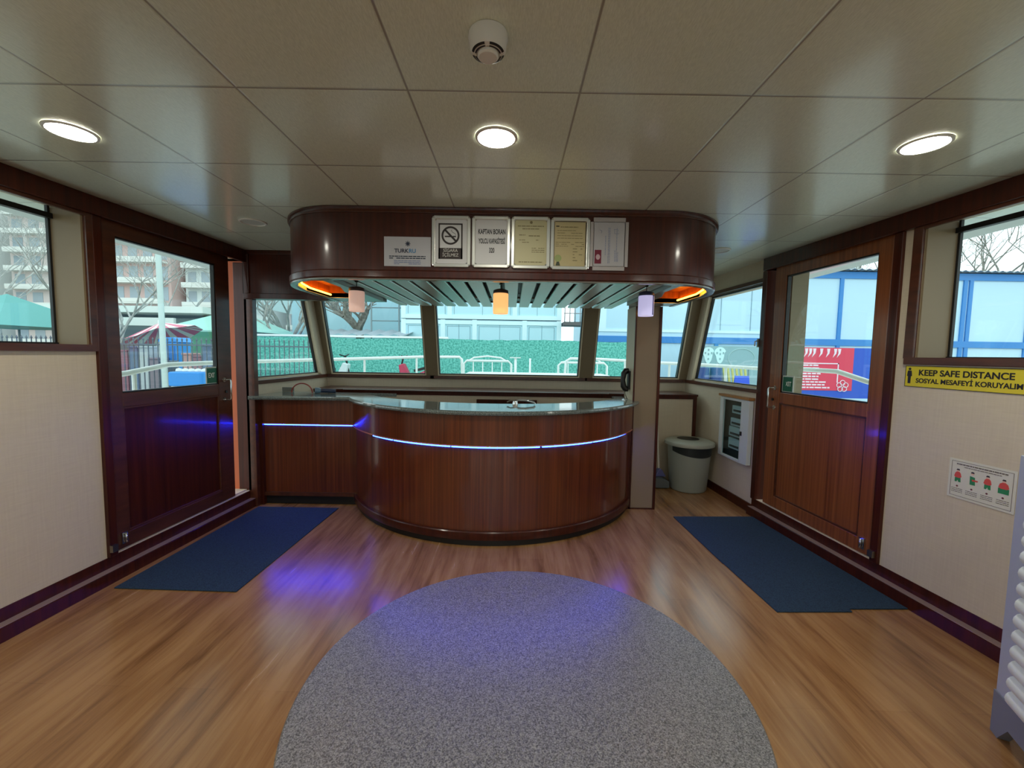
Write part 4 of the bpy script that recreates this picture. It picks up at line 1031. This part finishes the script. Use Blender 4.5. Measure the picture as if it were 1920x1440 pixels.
b = B(); b.tube([(cc.x + .38 * math.cos(a_ * PI / 12), 11.995, cc.z + .28 * math.sin(a_ * PI / 12)) for a_ in range(25)], .012, 5); b.build('ring_print', mat('ring_grey', (160, 190, 192)), t)
# barrels, deckchair, cooler
for u, lab in ((1318, 'dark blue barrel behind the right bow railing, nearer the mullion'), (1342, 'dark blue barrel with white mark behind the right bow railing')):
    p0 = at_y(u, 700, 9.6); 
    b = B(); b.lathe([(0, GZ), (.13, GZ), (.14, .1), (.135, .3), (.14, .6), (.135, 1.0), (.13, 1.26), (0, 1.27)], (p0.x, 9.6, 0), 24); o = tag(b.build('barrel', mat('barrel_blue', (40, 70, 130), rough=.4)), lab, 'barrel')
p0 = at_y(1376, 700, 9.8)
t = thing('folding_barrier', 'yellow striped folding barrier behind the right bow railing', 'barrier', (p0.x, 9.8, GZ))
for k in range(6):
    b = B(); x = p0.x - .28 + k * .1; b.prism([(x, 1.30), (x + .045, 1.30), (x + .12, .82), (x + .075, .82)], 9.78, 9.81, m=lambda a_, z_, q: (a_, q, z_)); b.build('slat', mat('barrier_yellow', (200, 196, 110), rough=.6), t)
b = B(); b.box(p0.x - .3, p0.x + .4, 9.8, 9.83, 1.26, 1.32); b.box(p0.x - .2, p0.x + .45, 9.8, 9.83, .8, .86); b.tube([(p0.x - .2, 9.82, GZ), (p0.x - .25, 9.82, 1.3)], .02, 6); b.tube([(p0.x + .4, 9.82, GZ), (p0.x + .35, 9.82, 1.3)], .02, 6); b.build('frame', mat('barrier_grey', (110, 130, 140)), t)
p0 = at_y(1400, 712, 9.0)
t = thing('plastic_chair', 'small blue plastic chair behind the right bow railing', 'chair', (p0.x, 9.0, GZ))
cbm = mat('chair_blue', (50, 90, 210), rough=.4)
b = B(); b.box(p0.x - .2, p0.x + .2, 8.85, 9.2, .72, .76); b.build('seat', cbm, t)
b = B(); b.prism([(p0.x - .19, .76), (p0.x + .19, .76), (p0.x + .15, 1.10), (p0.x - .15, 1.10)], 9.18, 9.21, m=lambda a_, z_, q: (a_, q, z_)); b.build('backrest', cbm, t)
for (ex, ey) in ((-.18, 8.87), (.18, 8.87), (-.18, 9.18), (.18, 9.18)):
    b = B(); b.tube([(p0.x + ex, ey, GZ), (p0.x + ex, ey, .72)], .018, 6); b.build('leg', cbm, t)

# ---- trees
BARK = speck('bare_bark', (116, 112, 104), (150, 146, 136), 8, rough=.9)
BARKF = speck('hazed_bark', (150, 150, 146), (176, 176, 172), 8, rough=.9)  # paler bark for the left trees, haze put into the colour
def tree(x, y, h, seed, label, spread=.5, r0=.12, depth=5, m=BARK, base=GZ, trunk=.3, n1=5):
    rn = random.Random(seed); b = B()
    def br(p, d, L, r, k):
        pts = [p]; q = p.copy(); dd = d.copy(); ns = 3
        for i in range(ns):
            dd = (dd + Vector((rn.uniform(-1, 1), rn.uniform(-1, 1), rn.uniform(-.3, .6))) * .16).normalized(); q = q + dd * (L / ns); pts.append(q.copy())
        rs = [r * (1 - .45 * i / ns) for i in range(ns + 1)]
        b.tube(pts, rs, 5 if k > 1 else 4, caps=False)
        if k == 0: return
        nb = n1 if k == depth else rn.choice((2, 3, 3))
        for j in range(nb):
            ax = Vector((rn.uniform(-1, 1), rn.uniform(-1, 1), rn.uniform(-.1, .3))).normalized()
            nd = (dd * (1 - spread * .5) + ax * spread).normalized(); nd.z = max(nd.z, -.1) + .12; nd.normalize()
            st = pts[-1] if j < 2 or k == depth else pts[2]
            br(st, nd, L * rn.uniform(.62, .85), r * .55, k - 1)
    br(Vector((x, y, base)), Vector((0, 0, 1)), h * trunk, r0, depth)
    return tag(b.build('bare_tree', m), label, 'tree', 'bare trees on the shore')
p = at_y(675, 632, 13.5); tree(p.x, 13.5, 5.2, 11, 'thick bare tree rising behind the green fence, second front window', .75, .2, 4, base=p.z - .6, trunk=.16, n1=6)
b = B(); b.tube([(p.x, 13.5, GZ), (p.x, 13.5, p.z - .5)], .22, 8); 
p = at_y(517, 632, 12.5); tree(p.x, 12.5, 5.5, 5, 'slim bare tree behind the fence, first front window from the left', .6, .10, 5, trunk=.34)
p = at_y(545, 632, 15); tree(p.x, 15, 6, 8, 'bare tree set back between the roofs, first front window', .6, .10, 5, trunk=.34)
tree(-10.9, 11.5, 8.5, 21, 'wide bare tree seen through the leftmost window', .62, .085, 6, BARKF, trunk=.22)
tree(-14.5, 18, 9.5, 22, 'tall bare tree left in the left door glass', .6, .085, 6, BARKF, trunk=.24)
tree(-9.9, 16, 9.5, 23, 'tall bare tree right in the left door glass', .6, .08, 6, BARKF, trunk=.26)
tree(-17.5, 14, 9.0, 27, 'bare tree far left beyond the market awnings', .62, .09, 6, BARKF, trunk=.27)
tree(20.6, 18.5, 9.3, 31, 'bare tree above the blue framed roof, right of the right window', .62, .13, 6, BARK, trunk=.36)
tree(17.6, 21, 9.0, 33, 'bare tree above the blue framed roof at the left of the right window', .62, .12, 6, BARK, trunk=.36)

# ---- apartment blocks
def block(x0, x1, y, z1, wall, label, cols, rows, z0=GZ):
    t = thing('apartment_block', label, 'building', ((x0 + x1) / 2, y, GZ))
    b = B(); b.box(x0, x1, y, y + 9, z0, z1); b.build('wall', wall, t)
    dw = (x1 - x0) / cols; dh = (z1 - z0 - 1) / rows
    wm = mat('hazed_window', (160, 172, 180), rough=.3); bm_ = mat('hazed_balcony', (222, 222, 216), rough=.7)  # pale tones with the haze mixed in
    proto = None
    for r_ in range(rows):
        z = z0 + .8 + r_ * dh
        b = B(); b.box(x0 + .2, x1 - .2, y - .8, y, z - .15, z); b.box(x0 + .2, x1 - .2, y - .82, y - .76, z, z + .3); b.build('balcony', bm_, t)
        for c_ in range(cols):
            xx = x0 + (c_ + .5) * dw
            if proto is None:
                b = B(); b.box(xx - dw * .3, xx + dw * .3, y - .03, y + .01, z + .2, z + dh * .78); proto = b.build('window', wm, t); px, pz = xx, z
            else:
                o = proto.copy(); COL.objects.link(o); o.parent = t; o.location = (xx - px, 0, z - pz)
    b = B(); b.box(x0 - .2, x1 + .2, y - .2, y + 9.2, z1, z1 + .3); b.build('roof_slab', bm_, t)
AW = mat('apartment_white', (216, 224, 222), rough=.8); AP = mat('apartment_pink', (212, 198, 194), rough=.8); AR = mat('apartment_rose', (208, 178, 172), rough=.8); AG = mat('apartment_grey', (176, 190, 202), rough=.8)  # wall colours lightened to put haze into them
block(-60, -49, 36, 15.5, AW, 'white apartment block with grey windows at the far left', 6, 9)
block(-47.5, -38, 40, 19, AP, 'pink apartment block left in the leftmost window', 6, 11)
block(-36.5, -30, 37, 18, AR, 'rose apartment block left in the left door glass', 5, 10)
block(-29.5, -23.5, 38, 17.5, AW, 'white apartment block in the middle of the left door glass', 5, 10)
block(-22.5, -15.5, 42, 19.5, AP, 'pink apartment block beyond the first front window', 5, 11)
block(-14.5, -7.5, 34, 9.5, AG, 'grey blue apartment block beyond the second front window', 3, 4)
block(24, 36, 44, 12.5, AW, 'white apartment block above the blue framed roof', 4, 5)

# ---- market area on the left
def awning(name, label, pts, m, th=.04, cat='awning'):
    b = B(); n_ = len(pts); b.mesh([Vector(p) for p in pts] + [Vector(p) - Vector((0, 0, th)) for p in pts], [tuple(range(n_)), tuple(range(2 * n_ - 1, n_ - 1, -1))] + [(i, (i + 1) % n_, (i + 1) % n_ + n_, i + n_) for i in range(n_)])
    return b
def stall(x0, x1, y, z0, z1, m, label, ridge=.5):
    t = thing('market_stall', label, 'stall', ((x0 + x1) / 2, y, GZ))
    xm = x0 + (x1 - x0) * ridge; b = B()
    b.mesh([(x0, y - 1, z0), (x1, y - 1, z0), (x1, y + 2, z0), (x0, y + 2, z0), (xm, y + .5, z1)], [(0, 1, 4), (1, 2, 4), (2, 3, 4), (3, 0, 4), (0, 3, 2, 1)])
    b.mesh([(x0, y - 1, z0), (x1, y - 1, z0), (x1, y - 1, z0 - .22), (x0, y - 1, z0 - .22)], [(0, 1, 2, 3)]); b.build('canopy', m, t)
    for x in (x0 + .05, x1 - .05):
        for yy in (y - .95, y + 1.95):
            b = B(); b.tube([(x, yy, GZ), (x, yy, z0)], .03, 6); b.build('post', mat('stall_post', (150, 155, 155)), t)
TEAL = mat('teal_canvas', (96, 160, 156), rough=.8); GRNC = mat('green_canvas', (90, 160, 130), rough=.8); WCN = mat('white_canvas', (222, 226, 220), rough=.8); DKG = mat('dark_green_tarp', (66, 128, 100), rough=.8)
stall(-9.6, -7.2, 12.2, 2.0, 2.7, mat('aqua_canvas', (150, 198, 186), rough=.8), 'pale green pointed market tent right in the left door glass')
b = B(); b.box(-9.0, -7.42, 11.0, 11.05, GZ, 1.95); tag(b.build('green_screen', DKG), 'dark green cloth screen below the pale green tent', 'screen')
stall(-15.2, -12.2, 10.9, 2.0, 2.9, TEAL, 'teal market tent at the bottom of the leftmost window')
stall(-19.2, -15.3, 13.5, 2.2, 3.1, WCN, 'white market tent seen low in the leftmost window')
t = thing('kiosk', 'long market kiosk with flat white roof edge in the left door glass', 'kiosk', (-11, 14, GZ))
b = B(); b.box(-14.6, -9.9, 14, 16.5, GZ, 2.5); b.build('wall', mat('kiosk_grey', (128, 138, 138), rough=.8), t)
b = B(); b.box(-15, -9.75, 13.2, 16.8, 2.62, 2.82); b.build('roof', WCN, t)
b = B(); b.box(-15, -10.6, 13.1, 13.2, 2.2, 2.45); b.build('awning_valance', WCN, t)
t = thing('kiosk', 'low pale building with sloping roof beyond the first front window', 'building', (-9, 19, GZ))
b = B(); b.box(-13, -6.5, 19, 23, GZ, 2.4); b.build('wall', mat('kiosk_white', (196, 212, 212), rough=.8), t)
b = B(); b.prism([(-13.4, 4.1), (-11.5, 4.2), (-6.0, 2.5), (-6.0, 2.35), (-13.4, 3.8)], 18.6, 23.4, m=lambda x, z, y: (x, y, z)); b.build('roof', mat('kiosk_roof', (176, 200, 200), rough=.7), t)
b = B(); vs = []; xs = [-5.9 + i * .1 for i in range(30)]
for i, x in enumerate(xs): zz = 1.98 + .03 * math.sin(i * PI / 2); vs += [(x, 12.0, zz), (x, 13.2, zz + .2)]
b.mesh(vs, [(2 * i, 2 * i + 1, 2 * i + 3, 2 * i + 2) for i in range(29)]); tag(b.build('shed_roof', CG), 'low corrugated shed roof just above the green fence', 'roof')
# pale grey wall with ladder rails beyond window 2
t = thing('scaffold', 'thin scaffold railing left of the container stack', 'scaffold', (-4.1, 13.0, GZ))
GR_ = mat('scaffold_grey', (120, 136, 140), rough=.6)
for x in (-4.35, -3.5):
    b = B(); b.tube([(x, 12.9, GZ), (x, 12.9, 3.35)], .025, 6); b.build('post', GR_, t)
for z_ in (3.35, 2.85, 2.45):
    b = B(); b.tube([(-4.35, 12.9, z_), (-3.4, 12.9, z_)], .018, 6); b.build('rail', GR_, t)
b = B(); b.box(-8.0, -3.45, 15.2, 15.4, GZ, 4.5); tag(b.build('pale_screen', mat('pale_sheet', (176, 214, 226), rough=.7)), 'tall pale blue sheet wall behind the thick bare tree', 'screen')

# parasol
p = at_y(290, 640, 9.75)
t = thing('parasol', 'red and white striped parasol outside the left door', 'umbrella', (p.x, 9.75, GZ))
b = B(); b.tube([(p.x, 9.75, GZ), (p.x + .12, 9.75, 2.15)], .02, 6); b.build('pole', WP, t)
PR = mat('parasol_red', (204, 104, 126), rough=.8); apex = Vector((p.x + .15, 9.75, 2.10)); tilt = Matrix.Rotation(-.32, 3, 'Y')
rim = [apex + tilt @ Vector((.74 * math.cos(a_ * PI / 6), .74 * math.sin(a_ * PI / 6), -.30 - (.05 if a_ % 2 else 0))) for a_ in range(12)]
for k, (mm, nm) in enumerate(((PR, 'red_panels'), (WCN, 'white_panels'))):
    b = B()
    for a_ in range(12):
        q0, q1 = rim[a_], rim[(a_ + 1) % 12]; f0, f1 = (0, .58) if k == 0 else (.58, 1)
        b.face([apex, q0.lerp(q1, f0), q0.lerp(q1, f1)])
    b.build(nm, mm, t)
# portable toilet
p = at_y(330, 660, 9.2)
t = thing('portable_toilet', 'bright blue portable toilet cabin outside the left door', 'cabin', (p.x, 9.2, GZ))
PB = mat('cabin_blue', (50, 140, 220), rough=.5)
b = B(); b.box(p.x - .19, p.x + .19, 9.0, 9.4, GZ, 1.64); b.build('body', PB, t, bevel=.03)
b = B(); b.prism([(p.x - .22, 1.64), (p.x + .22, 1.64), (p.x + .14, 1.74), (p.x - .14, 1.74)], 8.98, 9.42, m=lambda x, z, y: (x, y, z)); b.build('roof', PB, t)
b = B(); b.box(p.x - .14, p.x + .14, 8.985, 9.0, GZ + .1, 1.55); b.build('door', mat('cabin_blue_dark', (36, 118, 200), rough=.5), t)
# lamp pole
p = at_y(306, 600, 8.2); b = B(); b.tube([(p.x, 8.2, GZ), (p.x - .06, 8.2, 5)], [.055, .045], 10); tag(b.build('lamp_pole', mat('pole_grey', (190, 206, 202), rough=.5)), 'tall pale grey pole outside the left door', 'pole')
# quay fence of dark bars
t = thing('bar_fence', 'dark metal bar fence along the quay, seen through the left windows', 'fence', (-7.5, 8.6, GZ))
FB = mat('fence_dark', (84, 92, 104), rough=.6)
b = B(); b.box(-10.6, -3.97, 8.58, 8.62, 1.56, 1.59); b.box(-10.6, -3.97, 8.58, 8.62, 0.2, .24); b.build('rail', FB, t)
proto = None
for k in range(67):
    x = -10.6 + k * .1
    if proto is None:
        b = B(); b.tube([(x, 8.6, GZ), (x, 8.6, 1.66)], .011, 5); b.lathe([(.011, 1.66), (.02, 1.68), (0, 1.73)], (x, 8.6, 0), 6); proto = b.build('bar', FB, t)
    else:
        o = proto.copy(); COL.objects.link(o); o.parent = t; o.location = (k * .1, 0, 0)
# coolers
p = at_y(360, 705, 6.2)
t = thing('cooler_box', 'blue boat-shaped cool box with white lids below the left bow railing', 'box', (p.x, 6.2, GZ))
b = B(); b.box(p.x - .24, p.x + .24, 6.05, 6.5, .95, 1.16); b.build('body', PB, t, bevel=.02)
b = B()
for k in range(5): b.lathe([(0, 1.21), (.035, 1.2), (.045, 1.165)], (p.x - .19 + k * .095, 6.2, 0), 10)
b.build('lids', WP, t)
for ex in (-.2, .2):
    b = B(); b.box(p.x + ex - .02, p.x + ex + .02, 6.08, 6.47, GZ, .95); b.build('stand', WP, t)
# stall clutter behind fence: crates
rn = random.Random(12)
cols_ = [(156, 112, 124), (112, 130, 160), (196, 204, 208), (146, 136, 146), (104, 120, 136), (206, 160, 156)]
for k in range(9):
    u = 232 + k * 19 + (24 if k > 4 else 0); y = 8.7; p = at_y(u, 700, y); c_ = cols_[k % 6]
    nm = ('maroon', 'steel blue', 'pale grey', 'mauve', 'slate', 'salmon')[k % 6]
    b = B(); zt_ = rn.uniform(1.2, 1.65); b.box(p.x - .09, p.x + .09, y, y + .25, GZ, zt_)
    b.box(p.x - .10, p.x + .10, y - .02, y + .27, zt_, zt_ + .04)
    tag(b.build('market_crate', mat('crate_%d' % (k % 6), c_, rough=.8), bevel=.01), '%s goods stack behind the dark bar fence, %s' % (nm, ('by the lamp pole left side' if u < 306 else 'right of the lamp pole')), 'crate', 'goods stacks behind the bar fence')

# scooters outside window 2
def scooter(x, y, body, label, sgn):
    t = thing('scooter', label, 'scooter', (x, y, GZ)); z0 = .58
    b = B()
    b.prism([(x - .3 * sgn, z0 + .3), (x + .28 * sgn, z0 + .26), (x + .34 * sgn, z0 + .62), (x + .22 * sgn, z0 + .66), (x + .1 * sgn, z0 + .42), (x - .1 * sgn, z0 + .42), (x - .38 * sgn, z0 + .55)], y - .1, y + .1, m=lambda a_, z_, q: (a_, q, z_)); b.build('body', body, t, bevel=.02)
    b = B(); b.prism([(x - .4 * sgn, z0 + .55), (x - .02 * sgn, z0 + .46), (x - .02 * sgn, z0 + .52), (x - .4 * sgn, z0 + .62)], y - .09, y + .09, m=lambda a_, z_, q: (a_, q, z_)); b.build('seat', BLACK, t)
    for dx_ in (-.33, .38):
        b = B(); b.tube([(x + dx_ * sgn + .16 * math.cos(a_ * PI / 8), y, z0 + .17 + .16 * math.sin(a_ * PI / 8)) for a_ in range(17)], .04, 8); b.build('wheel', BLACK, t)
    b = B(); b.tube([(x + .38 * sgn, y, z0 + .17), (x + .28 * sgn, y, z0 + .66), (x + .24 * sgn, y, z0 + .82)], .022, 6); b.tube([(x + .22 * sgn, y - .25, z0 + .84), (x + .24 * sgn, y, z0 + .8), (x + .22 * sgn, y + .25, z0 + .84)], .016, 6); b.build('handlebar', BLACK, t)
    b = B(); b.tube([(x, y - .08, GZ), (x, y, z0 + .3)], .03, 6); b.build('stand', BLACK, t)
p = at_y(628, 690, 9.8); scooter(p.x, 9.8, mat('scooter_white', (200, 214, 216), rough=.4), 'pale scooter parked before the fence, left in the second front window', 1)
p = at_y(776, 688, 9.8); scooter(p.x, 9.8, mat('scooter_red', (176, 50, 80), rough=.4), 'red scooter parked before the fence, right in the second front window', -1)
